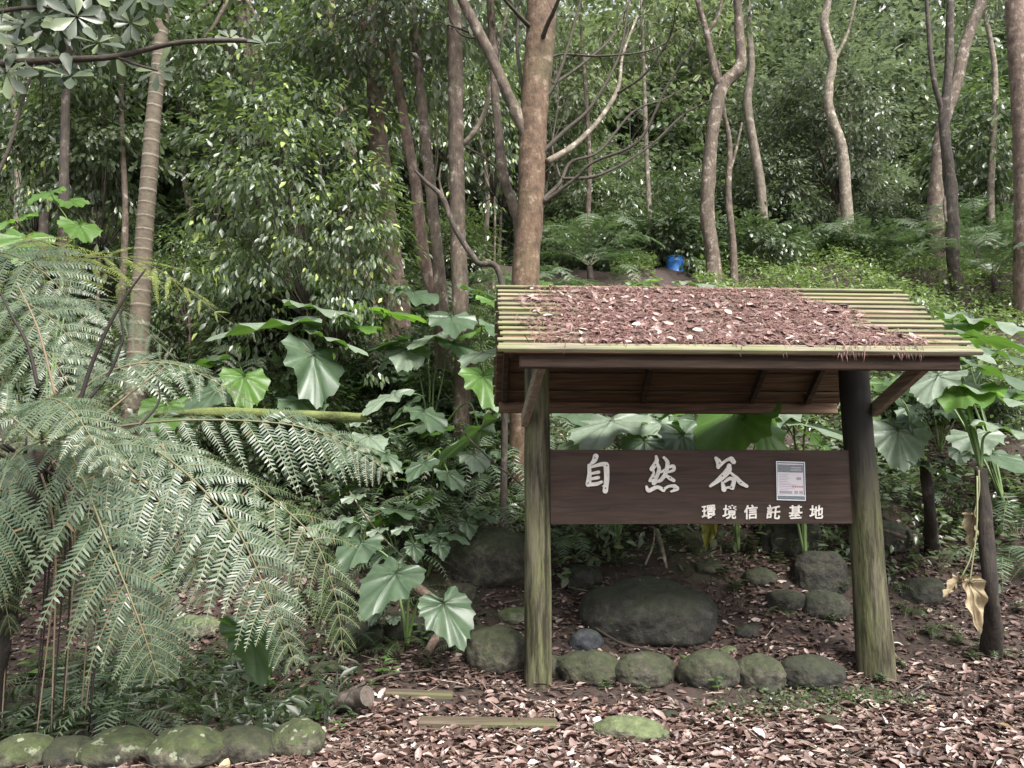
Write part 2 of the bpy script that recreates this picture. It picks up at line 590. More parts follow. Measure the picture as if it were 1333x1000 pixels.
def post_mat(name='post_wood', dark_from=None):
    m = wood_mat(name, (.05, .043, .032), (.15, .135, .095), 2, moss=(.105, .112, .05), mossamt=.5)
    nt = m.node_tree
    b = nt.nodes['Principled BSDF']
    src = b.inputs['Base Color'].links[0].from_socket
    tc = nt.nodes.new('ShaderNodeTexCoord')
    mp = nt.nodes.new('ShaderNodeMapping')
    mp.inputs['Scale'].default_value = (9, 9, .9)
    nt.links.new(tc.outputs['Object'], mp.inputs[0])
    n = nt.nodes.new('ShaderNodeTexNoise')
    n.inputs['Scale'].default_value = 1.3
    n.inputs['Detail'].default_value = 9
    n.inputs['Roughness'].default_value = .72
    nt.links.new(mp.outputs[0], n.inputs['Vector'])
    r = ramp(nt, [(.42, (.13, .11, .1)), (.56, (1, 1, 1)), (.75, (1.35, 1.35, 1.25))])
    nt.links.new(n.outputs[0], r.inputs[0])
    mx = nt.nodes.new('ShaderNodeMixRGB')
    mx.blend_type = 'MULTIPLY'
    mx.inputs[0].default_value = .9
    nt.links.new(src, mx.inputs[1])
    nt.links.new(r.outputs[0], mx.inputs[2])
    out = mx.outputs[0]
    if dark_from is not None:       # upper part mixed to near black, with a ragged lower edge
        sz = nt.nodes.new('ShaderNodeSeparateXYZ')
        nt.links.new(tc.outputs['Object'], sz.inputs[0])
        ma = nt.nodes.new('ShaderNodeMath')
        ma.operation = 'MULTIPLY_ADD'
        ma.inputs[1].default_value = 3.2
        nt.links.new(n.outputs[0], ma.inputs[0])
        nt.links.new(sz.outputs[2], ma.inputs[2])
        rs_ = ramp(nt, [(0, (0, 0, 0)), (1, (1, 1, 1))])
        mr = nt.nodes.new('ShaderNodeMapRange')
        mr.inputs['From Min'].default_value = dark_from + 1.6 - .35
        mr.inputs['From Max'].default_value = dark_from + 1.6 + .35
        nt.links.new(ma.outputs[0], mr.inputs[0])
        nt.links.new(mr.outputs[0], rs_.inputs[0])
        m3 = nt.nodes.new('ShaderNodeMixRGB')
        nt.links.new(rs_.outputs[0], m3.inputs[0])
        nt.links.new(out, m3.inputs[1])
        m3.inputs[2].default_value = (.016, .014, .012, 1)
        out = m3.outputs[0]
    nt.links.new(out, b.inputs['Base Color'])
    return m


M_post = post_mat()
M_post_dark_top = post_mat('post_wood_dark_top', 1.45)
M_beam = wood_mat('beam_wood', (.03, .02, .015), (.08, .053, .04), 0)
M_under = wood_mat('roof_underside', (.065, .04, .027), (.19, .12, .08), 0)
M_brace = wood_mat('brace_wood', (.12, .095, .07), (.27, .225, .175), 1)
M_slat = wood_mat('roof_slat', (.08, .073, .052), (.25, .232, .17), 0, moss=(.15, .165, .07), mossamt=.42)
M_sign = wood_mat('sign_board', (.017, .0098, .0075), (.04, .023, .017), 0, rough=.65, moss=(.045, .033, .022), mossamt=.15)
M_letter = bark_mat('letter_paint', (.40, .37, .34), (.6, .57, .53), None, (9, 9, 9), rough=.6, bump=.1)
M_screw = plain('screw_head', (.08, .07, .06), .5, metal=.6)

# ------------------------------------------------------------------ ground
def soil_mat():
    m, nt, b = new_mat('soil')
    tc = nt.nodes.new('ShaderNodeTexCoord')
    n1 = nt.nodes.new('ShaderNodeTexNoise')
    n1.inputs['Scale'].default_value = 9
    n1.inputs['Detail'].default_value = 10
    n1.inputs['Roughness'].default_value = .75
    nt.links.new(tc.outputs['Object'], n1.inputs['Vector'])
    r = ramp(nt, [(.3, (.014, .009, .007)), (.6, (.045, .028, .022)), (.8, (.09, .06, .05))])
    nt.links.new(n1.outputs[0], r.inputs[0])
    n2 = nt.nodes.new('ShaderNodeTexNoise')
    n2.inputs['Scale'].default_value = .9
    n2.inputs['Detail'].default_value = 6
    nt.links.new(tc.outputs['Object'], n2.inputs['Vector'])
    r2 = ramp(nt, [(.56, (0, 0, 0)), (.68, (.7, .7, .7))])
    nt.links.new(n2.outputs[0], r2.inputs[0])
    mx = nt.nodes.new('ShaderNodeMixRGB')
    nt.links.new(r2.outputs[0], mx.inputs[0])
    nt.links.new(r.outputs[0], mx.inputs[1])
    mx.inputs[2].default_value = (.035, .042, .016, 1)
    nt.links.new(mx.outputs[0], b.inputs['Base Color'])
    b.inputs['Roughness'].default_value = .9
    bp = nt.nodes.new('ShaderNodeBump')
    bp.inputs['Strength'].default_value = .8
    bp.inputs['Distance'].default_value = .04
    nt.links.new(n1.outputs[0], bp.inputs['Height'])
    nt.links.new(bp.outputs[0], b.inputs['Normal'])
    return m


def ground():
    nx, ny = 340, 420
    u = np.linspace(-1, 1, nx)
    x = 9 * u + 61 * u ** 5
    v = np.linspace(0, 1, ny)
    y = -14 + 32 * v + 92 * v ** 4
    X, Y = np.meshgrid(x, y)
    Z = H(X, Y)
    V = np.stack([X, Y, Z], -1).reshape(-1, 3)
    i = np.arange(ny - 1)[:, None]
    j = np.arange(nx - 1)[None]
    F = np.stack([i * nx + j, i * nx + j + 1, (i + 1) * nx + j + 1, (i + 1) * nx + j], -1).reshape(-1, 4)
    o = link('ground', mk_mesh('ground', V, [F], [soil_mat()]))
    tag(o, 'brown forest floor rising into a steep slope behind the shelter', 'ground', kind='structure')


ground()

AUTO = []   # (object, description, group, category): labels written at the end from where each stands


def reg(o, desc, cat, group):
    AUTO.append((o, desc, cat, group))
    return o

# ------------------------------------------------------------------ the notice shelter
YAW = R(2.5)
U = np.array((math.cos(YAW), math.sin(YAW), 0))     # along the shelter, to the right
W = np.array((-math.sin(YAW), math.cos(YAW), 0))    # towards the back
ZU = np.array((0, 0, 1.0))
E0 = P(650, 455, 5.04)                               # front eave, left end
EZ = E0[2]
O0 = np.array((E0[0], E0[1], 0))


def K(u, v, z):
    return O0 + U * u + W * v + ZU * z


def pix_u(px, v, z=2.0):
    """u at which the vertical plane v of the shelter shows at picture column px (z only fine-tunes)"""
    lo, hi = -2, 6
    for _ in range(40):
        m = (lo + hi) / 2
        if proj(K(m, v, z))[0] < px: lo = m
        else: hi = m
    return lo


def pix_z(py, u, v):
    lo, hi = -1, 6
    for _ in range(40):
        m = (lo + hi) / 2
        if proj(K(u, v, m))[1] > py: lo = m
        else: hi = m
    return lo


LEN = pix_u(1273, 0, EZ)
VR = .96
RZ = pix_z(373, .3, VR)
VB = 2.1
BZ = RZ - (RZ - EZ) / VR * (VB - VR) * 1.02
shelter = thing('notice_shelter', 'timber notice shelter with slatted gable roof, two round posts and dark sign board', 'shelter', K(LEN / 2, VR, 0))
SO = np.array(shelter.location)


def spart(mb, name, mats, parent=shelter, smooth=False):
    return mb.build(name, mats, parent, SO, smooth)


sl_dir = nrm(np.array(K(0, VR, RZ) - K(0, 0, EZ)))          # up the front slope
sl_n = np.cross(U, sl_dir)
SL = np.linalg.norm(K(0, VR, RZ) - K(0, 0, EZ))
bk_dir = nrm(np.array(K(0, VB, BZ) - K(0, VR, RZ)))          # down the back slope
bk_n = np.cross(U, bk_dir)
BL = np.linalg.norm(K(0, VB, BZ) - K(0, VR, RZ))


def slats(base, d, n, L, cnt, seed, w, ends):
    rr = random.Random(seed)
    mb = MB()
    pitch = L / cnt
    for i in range(cnt):
        a, b = ends[0] + rr.uniform(-.012, .012), ends[1] + rr.uniform(-.03, .03)
        c = base + d * (pitch * (i + .5)) + U * ((a + b) / 2) + n * (.012 + rr.uniform(-.002, .003))
        t = rr.uniform(-.03, .03)
        mb.add(*box(c, nrm(U + n * rr.uniform(-.001, .001)), nrm(d + n * t), nrm(n - d * t), b - a, w * rr.uniform(.88, 1.1), .02, .004))
    return mb


# front roof: a fascia strip at the eave, slats with gaps above it
front = slats(K(0, 0, EZ) + sl_n * .002, sl_dir, sl_n, SL - .01, 13, 3, .034, (0, LEN))
front.add(*box(K(LEN / 2, -.022, EZ + .004), U, nrm(sl_dir), nrm(sl_n), LEN + .03, .05, .032, .006))
ro = spart(front, 'front_roof', M_slat)
back = slats(K(0, VR, RZ) + bk_dir * .02, bk_dir, bk_n, BL, 11, 5, BL / 11 - .006, (0, LEN - .02))
spart(back, 'rear_roof', M_slat)
mb = MB()
nb = 6
for i in range(nb):
    pw = BL / nb
    c = K(LEN / 2, VR, RZ) + bk_dir * (pw * (i + .5) + .01) - bk_n * (.028 + .006 * (i % 2))
    mb.add(*box(c, U, bk_dir, bk_n, LEN - .03, pw - .022, .022, .006))
for i in range(5):
    pw = SL / 5
    c = K(LEN / 2, 0, EZ) + sl_dir * (pw * (i + .5)) - sl_n * (.031 + .006 * (i % 2))
    mb.add(*box(c, U, sl_dir, sl_n, LEN - .06, pw - .03, .018, .004))
spart(mb, 'roof_boarding', M_under)
# rafters
for u in (.10, .34, LEN * .42, LEN * .73, LEN - .36):
    mb = MB()
    mb.add(*box(K(u, 0, EZ) + sl_dir * SL * .52 - sl_n * .075, U, sl_dir, sl_n, .05, SL * .9, .062, .005))
    spart(mb, 'rafter', M_beam)
    mb = MB()
    mb.add(*box(K(u, VR, RZ) + bk_dir * BL * .48 - bk_n * .082, U, bk_dir, bk_n, .05, BL * .86, .062, .005))
    spart(mb, 'rafter', M_beam)
# purlins and ridge
fz = (pix_z(458, LEN / 2, .09) + pix_z(481, LEN / 2, .09)) / 2
fh = pix_z(458, LEN / 2, .09) - pix_z(481, LEN / 2, .09)
u0, u1 = pix_u(676, .09), pix_u(1252, .09)
mb = MB()
mb.add(*box(K((u0 + u1) / 2, .09, fz), U, W, ZU, u1 - u0, .06, fh, .007))
spart(mb, 'front_beam', M_beam)
mb = MB()
mb.add(*box(K(LEN / 2, VB - .09, BZ - .045), U, W, ZU, LEN - .1, .06, .10, .007))
spart(mb, 'rear_beam', M_under)
mb = MB()
mb.add(*box(K(LEN / 2, VR, RZ - .135), U, W, ZU, LEN - .16, .09, .11, .007))
spart(mb, 'ridge_beam', M_beam)
# posts
ul, ur = pix_u(700, VR, .8), pix_u(1131, VR, .8)


def post(u, top_px, bot_px, lean, seed):
    n = 46
    t = np.linspace(0, 1, n)
    C = np.stack([K(u + lean * (k - .3), VR, -.12 + (RZ - .2 + .12) * k) for k in t])
    s = 1000 / proj_depth(K(u, VR, 1))
    rad = np.interp(t, [0, .06, .3, 1], [bot_px / s / 2 * 1.06, bot_px / s / 2, (bot_px * .55 + top_px * .45) / s / 2, top_px / s / 2])
    rad = rad * (1 + .012 * np.sin(t * 21 + seed))
    V, F = tube(C, rad, 40, .022, up=(0, -1, 0), seed=seed)
    # drying checks: shallow vertical splits
    a = np.arctan2(V[:, 1] - C[0, 1], V[:, 0] - C[0, 0])
    for a0, z0, z1 in ((-1.25, .2, 1.5), (-1.9, .9, 2.3), (-.8, .6, 1.2)):
        m = (np.abs(a - a0 - .05 * np.sin(V[:, 2] * 7 + seed)) < .09) & (V[:, 2] > z0) & (V[:, 2] < z1)
        ax = C[0] + (C[-1] - C[0]) * ((V[:, 2:3] - C[0, 2]) / (C[-1, 2] - C[0, 2]))
        V[m] = V[m] - (V[m] - ax[m]) * .035
    mb = MB()
    mb.add(V, F)
    return mb


def proj_depth(v):
    return math.cos(PITCH) * v[1] + math.sin(PITCH) * (v[2] - CAMZ)


spart(post(ul, 33, 36, 0, 1.3), 'post', M_post, smooth=True)
tag(spart(post(ur, 36, 47, -.055, 4.1), 'post', M_post_dark_top, smooth=True), 'thicker post with dark top and mossy green foot')
# braces from each post forward to the front beam
for a, b in ((K(ul - .10, VR - .04, pix_z(548, ul, VR)), K(pix_u(707, .1), .10, fz + .01)), (K(ur + .09, VR - .06, pix_z(535, ur, VR)), K(pix_u(1213, .1), .10, fz + .01))):
    d = nrm(b - a)
    nn = np.cross(d, U)
    mb = MB()
    mb.add(*box((a + b) / 2, U, d, nn, .055, np.linalg.norm(b - a) + .03, .105, .006))
    spart(mb, 'brace', M_brace)

# the sign board, a part, with its lettering and screws as sub-parts
v_s = VR - .02
bl, br_ = pix_u(716, v_s, 1.5), pix_u(1112, v_s, 1.5)
zt = pix_z(586, (bl + br_) / 2, v_s)
zb = pix_z(682, (bl + br_) / 2, v_s)
mb = MB()
for k in range(3):
    h = (zt - zb) / 3
    mb.add(*box(K((bl + br_) / 2, v_s + .001 * k, zb + h * (k + .5)), U, W, ZU, br_ - bl, .045, h - .0004, .001))
board = spart(mb, 'sign_board', M_sign)
vf = v_s - .0225     # front face of the board


def sign_px(px, py):
    u = pix_u(px, vf, 1.4)
    return u, pix_z(py, u, vf)


def ribbon(pts, ws, dz):
    """one brush stroke: a smooth ribbon of changing width with rounded ends, raised from the board"""
    p = np.array(pts, float)
    C = catmull(np.c_[p, np.zeros(len(p))], 9 * (len(p) - 1) + 1)[:, :2]
    wd = np.interp(np.linspace(0, 1, len(C)), np.linspace(0, 1, len(ws)), ws) / 2
    T = nrm(np.gradient(C, axis=0))
    Nn = np.c_[-T[:, 1], T[:, 0]]
    L, Rr = [], []
    cap0 = [C[0] - T[0] * wd[0] * math.cos(q) + Nn[0] * wd[0] * math.sin(q) for q in np.linspace(-1.2, 1.2, 6)]
    cap1 = [C[-1] + T[-1] * wd[-1] * math.cos(q) + Nn[-1] * wd[-1] * math.sin(q) for q in np.linspace(1.2, -1.2, 6)]
    left = C + Nn * wd[:, None]
    right = C - Nn * wd[:, None]
    poly = cap0 + list(left) + cap1 + list(right[::-1])
    return np.array(poly), C, wd, dz


def strokes_mesh(strokes, map2, thick=.012):
    """strokes in crop pixels -> raised letter on the board. Every stroke's face sits a little prouder than the one before."""
    mb = MB()
    for k, (pts, ws) in enumerate(strokes):
        poly, C, wd, _ = ribbon(pts, ws, 0)
        n = len(poly)
        uv = np.array([map2(x, y) for x, y in poly])
        mid = np.array([map2(x, y) for x, y in C])
        d = thick + .0006 * k
        top = np.array([K(a, vf - d, b) for a, b in uv])
        bot = np.array([K(a, vf + .002, b) for a, b in uv])
        cm = np.array([K(a, vf - d, b) for a, b in mid])
        m = len(C)
        V = np.vstack([top, bot, cm])
        F3, F4 = [], []
        for i in range(n):
            j = (i + 1) % n
            F4.append((i, i + n, j + n, j))
        for i in range(m - 1):          # left strip and right strip about the centre line
            F4.append((6 + i, 6 + i + 1, 2 * n + i + 1, 2 * n + i))
            r0, r1 = n - 1 - i, n - 2 - i
            F4.append((2 * n + i, 2 * n + i + 1, r1, r0))
        for i in range(5):
            F3.append((2 * n, i, i + 1))
            F3.append((2 * n + m - 1, 6 + m + i, 6 + m + i + 1))
        F3 += [(2 * n, 5, 6), (2 * n, n - 1, 0), (2 * n + m - 1, 6 + m - 1, 6 + m), (2 * n + m - 1, 6 + m + 5, 6 + m + 6)]
        mb.add(V, [np.array(F4), np.array(F3)])
    return mb


def crop1(x, y): return sign_px(755 + x * .09752, 585 + y * .09752)
def crop2(x, y): return sign_px(905 + x * .13503, 590 + y * .13503)


zi = [([(215, 95), (195, 150), (140, 205)], [75, 65, 30]),
      ([(125, 215), (128, 330), (112, 465)], [45, 55, 75]),
      ([(150, 238), (290, 200), (350, 205)], [30, 55, 70]),
      ([(355, 215), (358, 380), (335, 555)], [75, 68, 70]),
      ([(330, 500), (305, 490)], [40, 18]),
      ([(150, 325), (250, 305)], [34, 44]),
      ([(150, 395), (245, 377)], [38, 46]),
      ([(130, 470), (220, 462), (290, 435)], [50, 50, 36])]
ran = [([(1025, 95), (1030, 160), (965, 265)], [34, 58, 62]),
       ([(1040, 200), (1060, 270), (1020, 380), (985, 455)], [44, 50, 52, 54]),
       ([(985, 280), (985, 330), (935, 420)], [26, 36, 40]),
       ([(950, 395), (1000, 450)], [48, 46]),
       ([(965, 345), (1010, 380)], [26, 26]),
       ([(1130, 110), (1175, 180), (1150, 310), (1080, 410), (1010, 435)], [34, 54, 56, 48, 30]),
       ([(1085, 305), (1160, 265)], [30, 42]),
       ([(1190, 240), (1250, 225), (1255, 275), (1190, 305)], [34, 46, 44, 28]),
       ([(1150, 350), (1200, 385), (1250, 415)], [36, 52, 46]),
       ([(885, 500), (915, 550), (1030, 505), (1110, 545)], [34, 54, 46, 50]),
       ([(1105, 540), (1180, 495), (1265, 490)], [34, 34, 46]),
       ([(1250, 490), (1290, 525), (1210, 565)], [48, 58, 22])]
gu = [([(210, 50), (235, 90), (228, 135)], [34, 58, 36]),
      ([(235, 130), (300, 75), (355, 50)], [26, 26, 34]),
      ([(360, 60), (378, 85)], [50, 44]),
      ([(335, 120), (320, 170), (250, 240), (145, 318)], [40, 62, 54, 24]),
      ([(335, 180), (400, 240), (440, 285), (495, 318)], [16, 38, 46, 32]),
      ([(262, 285), (275, 350)], [26, 48]),
      ([(285, 275), (335, 245), (372, 265), (355, 335)], [22, 34, 40, 40]),
      ([(280, 340), (320, 330), (350, 335)], [16, 22, 36])]
for nm_, st, mp_, lab in (('letter', zi, crop1, 'pale raised character with an open box shape'), ('letter', ran, crop1, 'pale raised character with dots along its foot'), ('letter', gu, crop2, 'pale raised character with two spreading strokes')):
    spart(strokes_mesh(st, mp_), nm_, M_letter, board)
for mp_, x, y in ((crop1, 200, 115), (crop1, 358, 218), (crop1, 108, 450), (crop1, 338, 517), (crop1, 1010, 208), (crop1, 972, 383), (crop1, 1202, 380), (crop1, 1110, 523),
                  (crop2, 240, 95), (crop2, 260, 218), (crop2, 438, 285), (crop2, 345, 327)):
    a, b = mp_(x, y)
    q = np.linspace(0, 2 * np.pi, 9)[:-1]
    V = np.array([K(a + .006 * math.cos(t), vf - .022, b + .006 * math.sin(t)) for t in q] + [K(a, vf - .024, b)])
    mb = MB()
    mb.add(V, np.array([(8, (i + 1) % 8, i) for i in range(8)]))
    spart(mb, 'screw', M_screw, board)

# small characters: set in the built-in font as text, turned into a mesh
for ch, px in zip('環境信託基地', (921.5, 948.5, 976.5, 1005.5, 1034, 1061)):
    cu = bpy.data.curves.new('letter', 'FONT')
    cu.body = ch
    cu.size = .112
    cu.extrude = .004
    cu.offset = .0022
    cu.shear = .1
    cu.align_x = 'CENTER'
    to = bpy.data.objects.new('letter_text', cu)
    COL.objects.link(to)
    dg = bpy.context.evaluated_depsgraph_get()
    me = bpy.data.meshes.new_from_object(to.evaluated_get(dg))
    bpy.data.objects.remove(to)
    n = len(me.vertices)
    co = np.zeros(n * 3)
    me.vertices.foreach_get('co', co)
    co = co.reshape(-1, 3)
    mid = (co.min(0) + co.max(0)) / 2
    a, b = sign_px(px, 666.5)
    rr = random.Random(px)
    rot = rr.uniform(-.08, .08)
    x_, y_ = co[:, 0] - mid[0], co[:, 1] - mid[1]
    Wd = np.array([K(a + x * math.cos(rot) - y * math.sin(rot), vf - .004 - z, b + x * math.sin(rot) + y * math.cos(rot)) for x, y, z in zip(x_, y_, co[:, 2])]) - SO
    me.vertices.foreach_set('co', Wd.ravel())
    me.materials.clear()
    me.materials.append(M_letter)
    me.update()
    link('letter', me, board)

# notice in a clear sleeve, pinned to the board
def sleeve():
    ua, zA = sign_px(1011, 601)
    ub, zB = sign_px(1048.5, 651.5)
    wd, ht = ub - ua, zA - zB
    c = K((ua + ub) / 2, vf - .004, (zA + zB) / 2)
    t = thing('notice', 'small printed notice in a clear plastic sleeve pinned to the sign board', 'notice', c)
    rot = R(-1.5)
    uu = U * math.cos(rot) + ZU * math.sin(rot)
    zz = ZU * math.cos(rot) - U * math.sin(rot)

    def rect(x0, y0, x1, y1, d, th=.0012):
        cc = c + uu * ((x0 + x1) / 2 * wd) + zz * ((y0 + y1) / 2 * ht) - W * d
        return box(cc, uu, W, zz, (x1 - x0) * wd, th, (y1 - y0) * ht, 0)
    m1 = plain('notice_paper', (.56, .5, .52), .5)
    m2 = plain('notice_header', (.06, .075, .085), .4)
    m3 = plain('notice_print', (.27, .23, .26), .5)
    m4 = plain('notice_red', (.42, .13, .13), .5)
    m5, nt5, b5 = new_mat('clear_plastic')
    b5.inputs['Base Color'].default_value = (.75, .8, .85, 1)
    b5.inputs['Roughness'].default_value = .12
    b5.inputs['Alpha'].default_value = .07
    mb = MB(); mb.add(*rect(-.45, -.36, .45, .45, 0)); mb.build('sheet', m1, t, c, False)
    mb = MB(); mb.add(*rect(-.44, .22, .44, .42, .0018)); mb.build('header', m2, t, c, False)
    mb = MB(); mb.add(*rect(-.46, -.47, .46, -.385, .001)); mb.build('footer', m2, t, c, False)
    mb = MB()
    rr = random.Random(4)
    for k in range(11):
        y = .15 - k * .043
        mb.add(*rect(-.4, y, -.4 + rr.uniform(.25, .62), y + .012, .0018, .0006))
    for k in range(2):
        mb.add(*rect(-.0 + k * .02, .27 + k * .06, .38, .30 + k * .06, .0030, .0006))
    mb.add(*rect(.2, .03, .37, .1, .0018, .0006))
    mb.add(*rect(-.4, -.33, .05, -.26, .0018, .0006))
    for k in range(2):
        mb.add(*rect(.12 + .17 * k, -.33, .25 + .17 * k, -.25, .0018, .0006))
    mb.build('print', m3, t, c, False)
    mb = MB()
    for k in range(5):
        mb.add(*rect(.05 + .08 * k, -.17, .11 + .08 * k, -.12, .0018, .0006))
    mb.build('printed_spots', m4, t, c, False)
    mb = MB(); mb.add(*rect(-.5, -.5, .5, .5, .0055, .001)); mb.build('sleeve', m5, t, c, False)
    mw = plain('sleeve_rim', (.6, .64, .68), .3)
    mb = MB()
    for r_ in ((-.5, -.5, -.475, .5), (.475, -.5, .5, .5), (-.475, .478, .475, .5), (-.475, -.5, .475, -.48), (-.475, -.385, .475, -.365)):
        mb.add(*rect(*r_, .007, .0012))
    mb.build('sleeve_rim', mw, t, c, False)


sleeve()

# dead leaves and needles lying on the roof
def roof_litter():
    def pick(n, dens):
        out = []
        while len(out) < n:
            s, u = RNG.uniform(.04, .95), RNG.uniform(0.08, LEN)
            left = .22 + .25 * abs(math.sin(s * 9)) * .6
            right = LEN * (.72 + .2 * (1 - s) ** .8) + .1 * math.sin(s * 14)
            p = min(1, max(0, (u - left) / .55 + .3)) * min(1, max(0, (right - u) / .25))
            q = noise.noise((u * 2.2, s * 2.2, 3)) * .5 + .72
            if RNG.uniform() < p * q * dens:
                out.append((u, s))
        return np.array(out)
    mb = MB()
    us = pick(11000, 1)
    pos = np.array([K(u, 0, EZ) + sl_dir * (SL * (.02 + .97 * s)) + sl_n * (.022 + RNG.uniform(0, .012)) for u, s in us])
    D = unit(len(pos)); D = nrm(D - sl_n * (D @ sl_n)[:, None] * .8)
    NT = (np.array([(-.03, -.5, 0), (.03, -.5, 0), (.03, 0, .10), (-.03, 0, .10), (.0, .5, 0)]), np.array([(0, 1, 2), (0, 2, 3), (3, 2, 4)]))
    mb.add(*scatter(*NT, pos, D, sl_n + .5 * unit(len(pos)), RNG.uniform(.05, .13, len(pos)), .8), 0)
    us = pick(1100, 1)
    for k in range(4):
        q = us[k::4]
        pos = np.array([K(u, 0, EZ) + sl_dir * (SL * (.02 + .96 * s)) + sl_n * (.028 + RNG.uniform(0, .014)) for u, s in q])
        D = unit(len(pos)); D = nrm(D - sl_n * (D @ sl_n)[:, None] * .8)
        mb.add(*scatter(*litter_template((.5, 1.1, .2, -.5)[k], (.5, -.7, .2, .9)[k], k), pos, D, sl_n + .28 * unit(len(pos)), RNG.uniform(.03, .07, len(pos)) * RNG.choice([.8, 1, 1.35], len(pos)), RNG.uniform(.6, 1.2, len(pos))), 1)
    # a few strands hanging over the eave
    hang = []
    for k in range(90):
        u = RNG.choice([RNG.normal(LEN * .72, .05), RNG.normal(LEN * .845, .06), RNG.uniform(.2, LEN * .9)], p=[.36, .44, .2])
        hang.append(K(u, -.022 - RNG.uniform(0, .02), EZ + .02 - RNG.uniform(0, .05)))
    hang = np.array(hang)
    D = np.array((0, -.15, -1.)) + .35 * unit(len(hang))
    mb.add(*scatter(*NT, hang, D, np.array((0, -1, .2)) + .4 * unit(len(hang)), RNG.uniform(.05, .12, len(hang)), .8), 0)
    o = mb.build('roof_litter', [M_needle, M_litterR], None, K(LEN / 2, .5, EZ), True)
    tag(o, 'reddish dead needles and leaves piled on the shelter roof', 'leaf litter', kind='stuff')


roof_litter()

# ------------------------------------------------------------------ rocks
def rock(px, py, wpx, hpx, mat, seed, desc, flat=.75, sq=1.0, depth=None, cat='boulder'):
    b = G(px, py) if depth is None else P(px, py, depth)
    s = proj_depth(b) / FPX
    w, h = wpx * s * 1.14, hpx * s * .86
    bm = bmesh.new()
    bmesh.ops.create_icosphere(bm, subdivisions=5 if wpx > 45 else 4, radius=1)
    off = Vector((seed * 3.7, seed * 1.9, seed * 5.1))
    for v in bm.verts:
        d = v.co.normalized()
        sq_ = min(1, sq + .12) if sq > .7 else sq
        c = Vector([math.copysign(abs(k) ** sq_, k) for k in d])
        r = 1 + .14 * noise.noise(d * 1.1 + off) + .08 * noise.noise(d * 2.3 + off) + .04 * noise.noise(d * 5 + off) + .022 * noise.noise(d * 13 + off) + .01 * noise.noise(d * 30 + off)
        c = c * r
        if c.z < -.55: c.z = -.55 + (c.z + .55) * .5
        v.co = (c.x * w * .5, c.y * w * .5 * flat, c.z * h * .62)
    zmin = min(v.co.z for v in bm.verts)
    zmax = max(v.co.z for v in bm.verts)
    xs = max(v.co.x for v in bm.verts) - min(v.co.x for v in bm.verts)
    for v in bm.verts:
        v.co.z = (v.co.z - zmin) * (h * 1.12) / (zmax - zmin) - h * .12
        v.co.x *= w / xs
        v.co.y *= w / xs
    me = bpy.data.meshes.new('rock')
    bm.to_mesh(me)
    bm.free()
    me.materials.append(mat)
    me.polygons.foreach_set('use_smooth', np.ones(len(me.polygons), bool))
    o = link(cat, me)
    o.location = (b[0], b[1] + w * flat * .36, b[2])
    o.rotation_euler = (0, 0, random.Random(seed).uniform(-.35, .35))
    tag(o, desc, cat)
    return o


